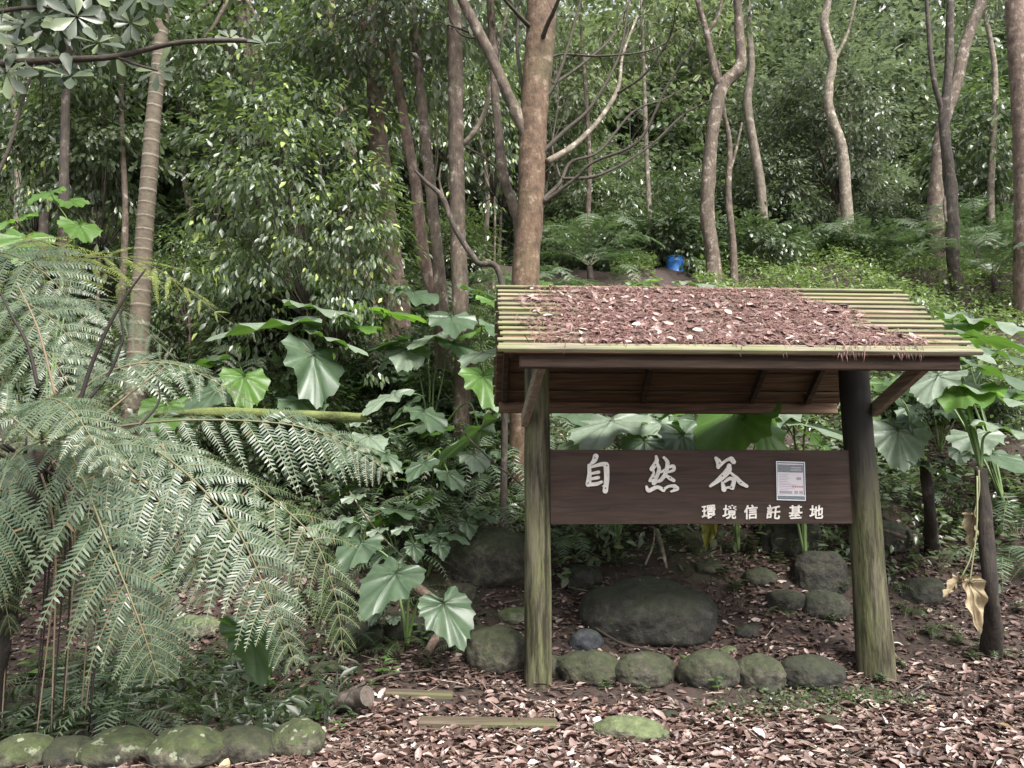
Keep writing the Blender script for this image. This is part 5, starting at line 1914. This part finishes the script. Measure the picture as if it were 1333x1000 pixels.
def elephant_ear(label, base, leaves, trunk=None, group=None):
    """leaves: (px, py, depth, size in px, heading deg (0 = tip towards the camera, + = to the right), pitch deg (tip down), roll deg, material)"""
    if len(base) == 2:
        b = G(*base)
    else:
        x = (base[0] - 666) / 1000 * base[2]
        b = np.array((x, base[2], float(H(x, base[2]))))
    o = thing('elephant_ear_plant', label, 'plant', b, group)
    O = np.array(o.location)
    top = O + (0, 0, .06)
    if trunk:
        pts = [O + (0, 0, -.1)] + [P(*t) for t in trunk[0]]
        mb = MB()
        mb.add(*tube(catmull(pts, 36), trunk[1], 12, .16, seed=5))
        mb.build('trunk', M_treefern if len(trunk) < 3 else trunk[2], o, O)
        top = pts[-1]
    for k, lf in enumerate(leaves):
        px, py, Y, size, hd, pt, rl, mt = lf
        c = P(px, py, Y)
        s = size * Y / FPX / .95
        a, p = R(hd), R(pt)
        d = np.array((math.sin(a) * math.cos(p), -math.cos(a) * math.cos(p), -math.sin(p)))
        side = np.array((math.cos(a), math.sin(a), 0))
        n = np.cross(side, d)
        if n[2] < 0 and abs(pt) < 85: n = -n
        q = R(rl)
        n2 = n * math.cos(q) + side * math.sin(q)
        sd = np.cross(d, n2)
        V, F, uv = EARS[(k + int(px)) % 5]
        anchor = c - d * s * .28
        Vw = anchor + s * (V[:, :1] * sd + V[:, 1:2] * d + V[:, 2:] * n2)
        mb = MB()
        mb.add(Vw, F, 0, uv)
        mb.build('leaf', mt, o, O, True, True)
        h = np.linalg.norm(anchor - top)
        mid = top * .5 + anchor * .5 + np.array((0, 0, .22 * h)) - d * .12 * h
        mb = MB()
        st = anchor + n2 * .006 * 1
        mb.add(*tube(catmull([top, top * .7 + mid * .3 + (0, 0, .08 * h), mid, st], 18), [.017, .013, .009, .006], 7))
        mb.build('stalk', M_petY if mt in (M_earY, M_earYG) else M_pet, o, O)
    return o


E, EP, EG, EY = M_ear, M_earP, M_earG, M_earY
elephant_ear('low elephant ear plant with three glossy lobed leaves beside the fallen pole', (530, 850), [(500, 765, 6.0, 84, -35, 34, 12, E), (587, 806, 5.9, 74, 40, 46, -14, E), (462, 720, 6.5, 62, -20, 35, 0, E)])
elephant_ear('young elephant ear leaf pair above the low lobed plant', (470, 750), [(422, 685, 6.8, 62, -60, 18, 0, EP), (520, 667, 7.2, 56, 70, 10, 0, E)])
elephant_ear('elephant ear with a wide leaf hanging behind the fern tip', (350, 905), [(330, 845, 5.2, 85, 160, 60, 0, E)])
elephant_ear('tall elephant ear with flat pale leaves over the mossy log', (390, 530), [(345, 425, 8.2, 125, -80, 8, 8, EP), (430, 405, 8.4, 100, 50, 15, 0, EP), (410, 485, 7.9, 95, 25, 58, 25, E), (440, 445, 8.2, 80, 80, 18, 0, EP), (395, 528, 7.9, 70, 20, 20, 0, E), (470, 425, 8.6, 70, 20, 15, 0, EG)])
elephant_ear('elephant ear with green backlit leaf left of the slender pair', (520, 470), [(515, 408, 8.8, 90, 60, 10, 0, EG), (480, 380, 9.3, 80, -20, 20, 0, EP), (545, 385, 9.4, 70, 30, 25, 0, E), (380, 378, 10, 90, -60, 15, 0, EP), (330, 385, 10.2, 80, -20, 20, 0, EP)])
elephant_ear('elephant ear with pale leaves on the slope between log and shelter', (555, 610), [(500, 521, 7.7, 66, -40, 25, 0, EP), (603, 575, 7.4, 92, -70, 32, -20, EP), (560, 545, 8, 60, 40, 30, 0, E), (455, 585, 7.8, 60, -70, 20, 0, E)])
elephant_ear('dark leafed elephant ear tucked against the shelter left roof end', (640, 600), [(655, 400, 7.6, 60, 40, 30, 0, EG), (660, 440, 7.4, 66, 50, 40, 0, E), (635, 505, 7.4, 70, 30, 50, 0, EG), (620, 465, 7.8, 60, -30, 25, 0, EP), (590, 420, 8.4, 70, 10, 30, 0, E), (640, 385, 9, 70, 60, 20, 0, E), (625, 430, 9, 66, -60, 20, 0, EG)])
elephant_ear('broad pale elephant ear behind the sign beside the left post', (800, 640, 7.9), [(785, 560, 7.5, 110, -30, 22, 0, EP), (868, 560, 7.7, 84, 10, 25, 0, EP), (895, 585, 7.3, 70, 20, 60, 0, E), (740, 585, 7.6, 70, -60, 30, 0, E), (840, 590, 7.4, 66, -10, 50, 0, E), (760, 545, 8, 80, 30, 20, 0, E)])
elephant_ear('elephant ear with a large sunlit green leaf behind the sign', (955, 650, 7.7), [(950, 562, 7.2, 120, -40, 48, 0, EG), (1000, 575, 7.2, 80, 30, 62, 0, EG), (920, 555, 7.8, 80, 20, 20, 0, E), (905, 600, 7.2, 60, -60, 30, 0, EP)])
elephant_ear('elephant ear with fan of upright stalks behind the notice', (1040, 640, 7.4), [(1065, 558, 7.8, 110, 50, 18, 0, EP), (1005, 545, 7.8, 80, -40, 20, 0, EP), (1085, 600, 7.2, 80, 60, 55, 0, EG), (1110, 520, 7.8, 90, 20, 30, 0, EG), (1040, 520, 8.2, 90, -10, 20, 0, E)])
elephant_ear('trunked elephant ear with wide leaves right of the thicker post', (1290, 850), [(1215, 500, 6.6, 72, -50, 32, 0, EP), (1300, 487, 6.7, 120, 30, 28, 10, E), (1255, 515, 6.5, 100, -30, 18, 0, EG), (1320, 525, 6.5, 120, 50, 25, 0, EP), (1240, 455, 7.2, 100, 30, 15, 0, EP), (1300, 445, 7.4, 90, 60, 18, 0, E), (1333, 565, 6.2, 90, 40, 20, 0, EP)],
             ([(1290, 780, 6.25), (1283, 690, 6.25), (1277, 610, 6.3)], [.085, .06, .055, .05]))
elephant_ear('dark stemmed elephant ear with hanging pale leaf beside the right post', (1212, 710), [(1172, 578, 6.9, 74, -20, 52, 0, EP), (1185, 540, 7.1, 86, 20, 58, 30, E), (1215, 612, 6.8, 56, 60, 20, 0, E), (1150, 560, 7.2, 66, -60, 30, 0, E), (1165, 505, 7.6, 60, 0, 25, 0, EG)],
             ([(1210, 660, 7.05), (1203, 600, 7.0)], [.07, .05, .045]))
elephant_ear('elephant ear clump at the slope edge beyond the right roof end', (1300, 640, 8.2), [(1310, 600, 7.8, 80, 20, 25, 0, E), (1270, 575, 8, 70, -30, 25, 0, EP), (1290, 420, 9, 90, 30, 20, 0, EP), (1245, 425, 9.2, 80, -20, 20, 0, EG), (1330, 470, 8.4, 100, 40, 25, 0, E), (1200, 470, 8.6, 70, 10, 25, 0, EP)])
elephant_ear('elephant ear peeping over the left part of the roof ridge', (840, 450, 9.5), [(825, 372, 8.9, 60, -50, 20, 0, EG), (860, 376, 9.2, 70, 50, 12, 0, EP), (700, 368, 9.4, 50, 20, 20, 0, EG), (910, 370, 10, 60, 20, 15, 0, EP)])
elephant_ear('shaded elephant ear beside the fern trunk at the left edge', (-20, 690, 6.5), [(20, 640, 6.2, 70, 40, 30, 0, E), (-5, 690, 5.8, 80, 30, 40, 0, E)])
elephant_ear('elephant ear on the fern side slope under the pale log leaves', (300, 600), [(270, 520, 7.6, 80, -20, 40, 0, E), (240, 480, 8, 90, -60, 20, 0, E), (320, 505, 7.6, 66, 30, 50, 0, EG), (215, 540, 7.6, 70, 20, 40, 0, EG)])
elephant_ear('big leaved elephant ear behind the dark grey trunk', (60, 380, 9.8), [(30, 320, 9.4, 70, 20, 45, 0, EG), (105, 300, 10, 56, 40, 40, 0, EG), (10, 290, 9.8, 60, -30, 35, 0, EG), (90, 262, 10.5, 50, 30, 30, 0, EG), (55, 255, 10, 46, -20, 40, 0, EG)])

def make_lobed_plant(seed, n, size, h, mats):
    t = bpy.data.objects.new('lobed_leaf_plant', None)
    COL.objects.link(t)
    r = random.Random(seed)
    for k in range(n):
        a = r.uniform(-2.2, 2.2)
        d = np.array((math.sin(a), -math.cos(a), 0))
        hh = h * r.uniform(.5, 1.1)
        anchor = d * h * r.uniform(.25, .6) + (0, 0, hh)
        p = R(r.uniform(15, 55))
        tip = np.array((d[0] * math.cos(p), d[1] * math.cos(p), -math.sin(p)))
        side = np.array((math.cos(a), math.sin(a), 0))
        nn = np.cross(side, tip)
        if nn[2] < 0: nn = -nn
        sd = np.cross(tip, nn)
        V, F, uv = EARS[(k + seed) % 5]
        sz = size * r.uniform(.6, 1.15)
        mb = MB()
        mb.add(anchor + sz * (V[:, :1] * sd + V[:, 1:2] * tip + V[:, 2:] * nn), F, 0, uv)
        mb.build('leaf', mats[k % len(mats)], t, (0, 0, 0), True, True)
        mb = MB()
        mb.add(*tube(catmull([(0, 0, -.02), anchor * .5 + (0, 0, .1 * h), anchor], 10), [.010, .007, .004], 6))
        mb.build('stalk', M_pet, t)
    return t


LOB = [make_lobed_plant(1, 6, .34, .55, [E, EP, E]), make_lobed_plant(4, 5, .26, .4, [EP, E]), make_lobed_plant(7, 7, .42, .8, [E, EG, EP])]
LOB_D = ['small plant with dull lobed leaves', 'little plant with pale lobed leaves', 'knee high plant with mixed lobed leaves']
lu = [0, 0, 0]
r4_ = random.Random(44)
for k in range(66):
    px, py = (r4_.uniform(320, 650), r4_.uniform(400, 470)) if k >= 52 else (r4_.uniform(440, 600), r4_.uniform(700, 850)) if k >= 46 else (r4_.uniform(300, 670), r4_.uniform(455, 690)) if k < 32 else (r4_.uniform(1170, 1335), r4_.uniform(480, 660)) if k < 40 else (r4_.uniform(730, 1100), r4_.uniform(560, 650))
    v = r4_.choice([0, 1, 2, 0, 1])
    put(LOB[v], lu[v], px, py, r4_.uniform(-.6, .6), r4_.uniform(.7, 1.2), LOB_D[v], 'plant', 'lobed leaf plants in the undergrowth')
    lu[v] = 1
for px, py, v, sc in [(640, 575, 0, .5), (668, 600, 2, .45), (650, 640, 0, .4), (610, 545, 1, .5), (560, 560, 0, .5), (520, 575, 2, .45), (470, 590, 0, .45), (430, 560, 1, .45), (380, 575, 0, .5), (340, 560, 2, .5), (490, 520, 0, .6), (545, 500, 2, .6), (600, 490, 0, .6), (650, 480, 1, .6), (420, 500, 0, .6), (350, 490, 3, .6), (300, 520, 2, .6), (590, 620, 2, .35), (540, 640, 0, .35), (665, 540, 0, .5), (690, 560, 2, .45), (250, 600, 0, .5), (1200, 560, 0, .5), (1260, 540, 2, .5), (1310, 560, 0, .5), (1170, 620, 3, .4)]:
    g = G(px, py)
    place_shrub(g[0], g[1], v, r4_.uniform(0, 6.28), sc)

# dead leaf hanging by the trunked plant, and the yellowing one under the sign: things of their own
def hanging_leaf(label, px, py, Y, size, hd, pt, rl, mt, top):
    c = P(px, py, Y)
    o = thing('withered_leaf', label, 'leaf', c)
    s = size * Y / FPX / .95
    a, p = R(hd), R(pt)
    d = np.array((math.sin(a) * math.cos(p), -math.cos(a) * math.cos(p), -math.sin(p)))
    side = np.array((math.cos(a), math.sin(a), 0))
    n = np.cross(side, d)
    V, F, uv = ear_mesh(9, .04, .03)
    V = V.copy()
    V[:, 2] -= .5 * V[:, 0] ** 2 - .03 * np.sin(V[:, 1] * 22)
    V[:, 0] *= .42
    V[:, 1] = np.where(V[:, 1] < 0, V[:, 1] * .4, V[:, 1])
    anchor = c - d * s * .3
    q = R(rl)
    n2, sd = n * math.cos(q) + side * math.sin(q), side * math.cos(q) - n * math.sin(q)
    mb = MB()
    mb.add(anchor + s * (V[:, :1] * sd + V[:, 1:2] * d + V[:, 2:] * n2), F, 0, uv)
    mb.build('blade', mt, o, c, True, True)
    mb = MB()
    t = P(*top)
    mb.add(*tube(catmull([anchor, (anchor + t) / 2 + (.012, -.02, 0), t], 20), [.005, .006, .008], 7))
    mb.build('stalk', M_petY, o, c)


elephant_ear('small elephant ear with dull leaves under the mossy log end', (470, 640), [(445, 600, 7.4, 46, -40, 30, 0, E), (485, 575, 7.5, 50, 30, 25, 0, EP), (510, 600, 7.3, 40, 60, 40, 0, E)])
elephant_ear('small elephant ear among ferns left of the big mossy boulder', (575, 660), [(545, 610, 7.1, 46, -30, 30, 0, E), (590, 625, 7.0, 44, 40, 35, 0, E), (620, 600, 7.2, 48, 20, 30, 0, EP)])
elephant_ear('pale leaved elephant ear below the slender pair of trunks', (560, 480, 9.3), [(560, 440, 8.9, 70, -40, 20, 0, EP), (600, 455, 8.8, 60, 40, 30, 0, E), (530, 465, 8.8, 64, 10, 35, 0, EP), (500, 450, 8.8, 60, -70, 20, 0, E), (580, 410, 9.4, 66, 30, 15, 0, EP)])
elephant_ear('row of pale flat lobed leaves far behind the mossy log', (350, 420, 10.6), [(310, 395, 10.4, 70, -50, 15, 0, EP), (360, 372, 10.6, 84, 20, 12, 0, EP), (400, 385, 10.2, 74, 60, 18, 0, EP), (425, 365, 10.8, 80, -20, 14, 0, EP), (340, 350, 11, 70, 30, 15, 0, EP), (455, 375, 10.6, 66, 40, 20, 0, E)])
hanging_leaf('withered yellow brown leaf dangling beside the trunked elephant ear', 1266, 782, 6.0, 70, 15, 84, 10, M_earY, (1272, 620, 6.2))
hanging_leaf('smaller curled brown leaf hanging above the dangling withered one', 1268, 690, 6.2, 56, -40, 80, 40, M_earY, (1274, 612, 6.25))
hanging_leaf('dull brown leaf drooping left behind the dangling withered one', 1242, 765, 6.2, 46, -70, 40, 10, M_earY, (1268, 700, 6.3))
hanging_leaf('yellowing lobed leaf hanging just below the sign board', 925, 690, 7.0, 56, -30, 55, 0, M_earYG, (905, 650, 7.3))

# ------------------------------------------------------------------ logs, sticks, weeds, drum
def log(label, pts, rads, mat, name='fallen_log', cat='log', ns=12, wob=.08, cut=None):
    path = [P(*p) if len(p) == 3 else G(*p) for p in pts]
    c = path[0]
    mb = MB()
    V, F = tube(catmull(path, 26), rads, ns, wob, cap=False, up=(0, -.4, 1))
    mb.add(V, F)
    o = thing(name, label, cat, c) if cut else None
    if cut:
        mb.build('bark', mat, o, c)
        n = len(V) // ns
        for e, sgn in ((0, 1), (n - 1, -1)):
            mb = MB()
            rim = V[e * ns:(e + 1) * ns]
            j = np.arange(ns)
            k = np.stack([np.full(ns, ns), (j + 1) % ns, j], -1)
            mb.add(np.vstack([rim, rim.mean(0)]), k if sgn > 0 else k[:, ::-1])
            mb.build('cut_end', cut, o, c)
        return o
    n = len(V) // ns
    for e in (0, n - 1):
        rim = V[e * ns:(e + 1) * ns]
        j = np.arange(ns)
        mb.add(np.vstack([rim, rim.mean(0)]), np.stack([np.full(ns, ns), (j + 1) % ns, j], -1))
    return tag(mb.build(name, mat, None, c), label, cat)


M_mosslog = bark_mat('moss_log', (.035, .04, .015), (.085, .105, .03), (.15, .17, .055), (14, 14, 14), (.11, .135, .035), .6, bump=1)
M_cut = bark_mat('cut_wood', (.045, .034, .027), (.105, .085, .07), None, (14, 14, 14))
log('long horizontal log covered in bright green moss on the left slope', [(200, 540, 7.3), (300, 537, 7.4), (400, 541, 7.5), (478, 544, 7.6)], [.03, .045, .05, .04], M_mosslog, wob=.3)
log('reddish brown fallen pole lying down the bank near the lobed leaf plant', [(556, 850, 6.3), (575, 818, 6.55), (553, 772, 6.9), (530, 752, 7.1)][:2], [.035, .035], M_bark_red, 'fallen_pole', 'pole')
log('smooth brown fallen pole slanting behind the big lobed leaves', [(588, 800, 6.45), (560, 778, 6.7), (532, 756, 6.95)], [.04, .042, .04], M_bark_red, 'fallen_pole', 'pole')
log('short cut log chunk half sunk in leaf litter by the path', [(430, 918, 5.35), (455, 912, 5.25), (478, 906, 5.15)], [.055, .065, .062], M_bark_dark, 'log_chunk', 'log', 14, .06, M_cut)
log('dark rotten log lying on the slope left of the big lobed leaves', [(430, 770, 6.9), (480, 762, 7.0), (540, 750, 7.2)], [.06, .07, .05], M_bark_dark)
# half buried timber at the path edge
def timber(label, px0, px1, py, hgt, wd):
    hgt *= .7
    a, b = G(px0, py), G(px1, py + 3)
    d = nrm(b - a)
    n = nrm(np.cross(d, (0, 0, 1)))
    mb = MB()
    mb.add(*box((a + b) / 2 + (0, 0, hgt * .2), d, n, np.cross(n, d), np.linalg.norm(b - a), wd, hgt, .012))
    return tag(mb.build('border_timber', M_slatwood, None, (a + b) / 2, False), label, 'timber')


M_slatwood = wood_mat('old_timber', (.04, .03, .022), (.11, .088, .066), 0, moss=(.075, .08, .035), mossamt=.4)
timber('half buried mossy timber edging in the leaf litter before the left post', 545, 725, 946, .10, .13)
timber('darker sunken timber end showing behind the mossy timber edging', 500, 590, 905, .07, .1)

for k, (pts, r0, lab) in enumerate([
    ([(775, 818, 6.75), (810, 838, 6.5), (845, 845, 6.4)], .012, 'thin dark stick leaning on the biggest dark boulder'),
    ([(790, 852, 6.3), (830, 872, 6.1), (862, 893, 5.9)], .005, 'thin pale twig lying across two boulders under the sign'),
    ([(855, 690, 7.6), (862, 715, 7.35), (868, 740, 7.1)], .022, 'short pale root like stem rising behind the biggest boulder'),
    ([(840, 735, 7.1), (850, 710, 7.3), (852, 688, 7.5)], .010, 'bent brown stem beside the pale root like stem'),
    ([(833, 755, 6.95), (836, 765, 6.85), (836, 778, 6.75)], .007, 'small white twig resting on top of the biggest boulder'),
    ([(440, 905, 5.5), (500, 880, 5.8), (560, 872, 5.9)], .012, 'dark stick lying in litter behind the log chunk'),
    ([(600, 560, 7.2), (640, 600, 7.0), (690, 640, 6.8)], .008, 'thin bent dark stem crossing the ferns left of the shelter'),
    ([(1180, 700, 7.2), (1140, 690, 7.3), (1105, 706, 7.3)], .02, 'brown root lying on the bank behind the right post'),
    ([(395, 860, 5.6), (350, 905, 5.4)], .008, 'thin twig slanting from the hanging fern tip'),
    ([(455, 640, 7.6), (490, 690, 7.2), (540, 740, 7.0)], .009, 'pale arching twig above the lobed leaves'),
    ([(870, 915, 5.6), (905, 905, 5.75)], .008, 'short pink brown twig in the litter before the middle boulder'),
    ([(1180, 905, 5.6), (1215, 885, 5.8), (1250, 880, 5.9)], .006, 'thin stick in the litter right of the thicker post')]):
    path = [P(*p) for p in pts] if len(pts[0]) == 3 else [G(*p) for p in pts]
    mb = MB()
    mb.add(*tube(catmull(path, 16), [r0, r0 * .9, r0 * .5], 6, .1, seed=k))
    tag(mb.build('fallen_twig', M_bark_pale if 'pale' in lab or 'white' in lab else (M_bark_brown if 'brown' in lab else M_bark_dark), None, path[0]), lab, 'twig')


def weed_mesh(seed, n, size, h):
    rng = np.random.default_rng(seed)
    mb = MB()
    for s in range(max(2, n // 5)):
        a = rng.uniform(0, 6.28)
        tip = np.array((math.cos(a) * h * .4, math.sin(a) * h * .4, h * rng.uniform(.6, 1.1)))
        mb.add(*tube(catmull([(0, 0, -.02), tip * .5 + (0, 0, h * .1), tip], 6), [.003, .002, .001], 4), 1)
        m = 5
        t = np.linspace(.45, 1, m)
        pos = tip * t[:, None]
        q = np.arange(m) * 2.4 + a
        D = np.stack([np.cos(q), np.sin(q), np.full(m, .15)], -1)
        mb.add(*scatter(*LEAF, pos, D, np.array((0, 0, 1)) + .2 * unit(m, rng), size * rng.uniform(.7, 1.2, m), 1.3), 0)
    return mb


WEED = [weed_mesh(1, 14, .075, .14).build('weed', [M_weed, M_stalk]), weed_mesh(2, 20, .06, .10).build('weed', [M_shrub, M_stalk]), weed_mesh(3, 10, .11, .28).build('weed', [M_weed, M_stalk]), weed_mesh(4, 26, .12, .85).build('seedling', [M_shrub, M_twig])]
WD = ['light green leafy weed', 'low dark leafed weed', 'taller seedling with pointed leaves', 'thin stemmed bushy seedling']
wu = [0, 0, 0, 0]
for px, py, v, sc in [(890, 880, 0, 1.1), (912, 890, 0, .9), (938, 903, 0, .8), (790, 898, 1, .9), (838, 902, 1, .8), (1155, 882, 0, 1.1), (1145, 890, 1, 1), (1170, 870, 1, 1), (1048, 902, 1, .8), (1085, 812, 1, 1.2), (1070, 795, 1, 1.2), (1180, 800, 1, 1.3), (1215, 830, 1, 1.3), (1245, 840, 1, 1.2), (1010, 740, 2, .8), (985, 720, 2, .9), (1090, 770, 1, 1.3),
                      (500, 890, 2, .9), (560, 870, 1, 1), (545, 840, 2, .9), (1215, 690, 2, 1.0), (1235, 700, 2, .9), (1330, 660, 2, 1.1), (1310, 640, 2, 1.1), (30, 890, 2, 1.3), (45, 930, 0, 1.2), (60, 900, 0, 1), (480, 905, 0, .8), (510, 860, 1, 1), (420, 950, 0, .8), (440, 960, 0, .7), (455, 940, 1, .9), (1190, 770, 1, 1.3), (1130, 760, 1, 1.2), (880, 705, 2, .7), (1050, 690, 2, .7), (1300, 830, 1, 1.2), (1265, 860, 1, 1), (640, 850, 1, .7), (460, 850, 1, 1.1), (400, 870, 1, 1.1), (350, 880, 2, .9), (310, 870, 2, .8), (270, 860, 1, 1.2), (990, 700, 1, 1.2), (950, 720, 1, 1.2), (900, 720, 1, 1), (1330, 800, 1, 1.4)] + [(r3.uniform(300, 670), r3.uniform(470, 690), 3, r3.uniform(.7, 1.5)) for _ in range(26)] + [(r3.uniform(1170, 1330), r3.uniform(560, 720), 3, r3.uniform(.5, .9)) for _ in range(7)] + [(r3.uniform(740, 1110), r3.uniform(700, 790), 1, r3.uniform(.8, 1.5)) for _ in range(14)]:
    o = put(WEED[v], wu[v], px, py, r3.uniform(0, 6.28), sc, WD[v], 'weed', 'small weeds at ground level')
    wu[v] = 1


def drum():
    Y = min(np.arange(12, 34, .05), key=lambda q: abs(proj(((884 - 666) / 1000 * q, q, H((884 - 666) / 1000 * q, q) + .2))[1] - 309))
    x = (884 - 666) / 1000 * Y
    b = np.array((x, Y, float(H(x, Y)) - .34))
    o = thing('plastic_drum', 'bright blue plastic drum half hidden on the slope beyond the roof ridge', 'drum', b)
    m, nt, bs = new_mat('blue_plastic')
    n = nt.nodes.new('ShaderNodeTexNoise')
    n.inputs['Scale'].default_value = 6
    r = ramp(nt, [(.3, (.02, .13, .42)), (.7, (.05, .22, .6))])
    nt.links.new(n.outputs[0], r.inputs[0])
    nt.links.new(r.outputs[0], bs.inputs['Base Color'])
    bs.inputs['Roughness'].default_value = .4
    a = np.linspace(0, 2 * np.pi, 33)[:-1]
    prof = [(0, 0), (.2, 0), (.225, .03), (.225, .16), (.235, .18), (.235, .2), (.225, .22), (.225, .42), (.235, .44), (.235, .46), (.225, .48), (.222, .52), (.2, .545)]
    V = np.array([(.8 * q * math.cos(t), .8 * q * math.sin(t), z) for q, z in prof for t in a]) + b
    F = np.array([(i * 32 + j, i * 32 + (j + 1) % 32, (i + 1) * 32 + (j + 1) % 32, (i + 1) * 32 + j) for i in range(len(prof) - 1) for j in range(32)])
    mb = MB(); mb.add(V, F); mb.build('barrel', m, o, b)
    prof = [(.205, .545), (.215, .55), (.215, .57), (.19, .58), (0, .575)]
    V = np.array([(.8 * q * math.cos(t), .8 * q * math.sin(t), z) for q, z in prof for t in a]) + b
    F = np.array([(i * 32 + j, i * 32 + (j + 1) % 32, (i + 1) * 32 + (j + 1) % 32, (i + 1) * 32 + j) for i in range(len(prof) - 1) for j in range(32)])
    mb = MB(); mb.add(V, F); mb.build('lid', m, o, b)


drum()

# ------------------------------------------------------------------ labels of the repeats: place words from where each stands
ORD = ['first', 'second', 'third', 'fourth', 'fifth', 'sixth', 'seventh', 'eighth', 'ninth', 'tenth', 'eleventh', 'twelfth', 'thirteenth', 'fourteenth', 'fifteenth', 'sixteenth', 'seventeenth', 'eighteenth', 'nineteenth', 'twentieth']


def zone(px, py):
    if py < 455:
        for lim, z in ((175, 'left of the ringed palm'), (345, 'right of the ringed palm'), (520, 'left of the slender pair'), (665, 'by the slender pair'), (800, 'near the bare branched trunk'), (905, 'above the roof ridge'), (1010, 'by the crooked forking tree'), (1180, 'by the pale wavy trunk')):
            if px < lim: return z
        return 'by the twisted dark trunk'
    if py < 720:
        for lim, z in ((200, 'behind the drooping fern'), (490, 'by the mossy log'), (700, 'left of the left post'), (1110, 'behind the sign')):
            if px < lim: return z
        return 'right of the right post'
    for lim, z in ((420, 'below the drooping fern'), (690, 'left of the left post'), (1110, 'by the boulders under the sign')):
        if px < lim: return z
    return 'right of the right post'


buckets = {}
for o, desc, cat, group in AUTO:
    bb = Vector(o.location)
    hgt = 1.2 if cat in ('tree', 'sapling') else .2
    px, py = proj((bb.x, bb.y, bb.z + hgt))
    buckets.setdefault((desc, zone(px, py)), []).append((px, o, cat, group))
for (desc, zn), lst in buckets.items():
    lst.sort(key=lambda t: t[0])
    for k, (px, o, cat, group) in enumerate(lst):
        lab = f'{desc} {zn}' if len(lst) == 1 else f'{desc}, {ORD[min(k, 19)]} from left {zn}'
        tag(o, lab, cat, group)
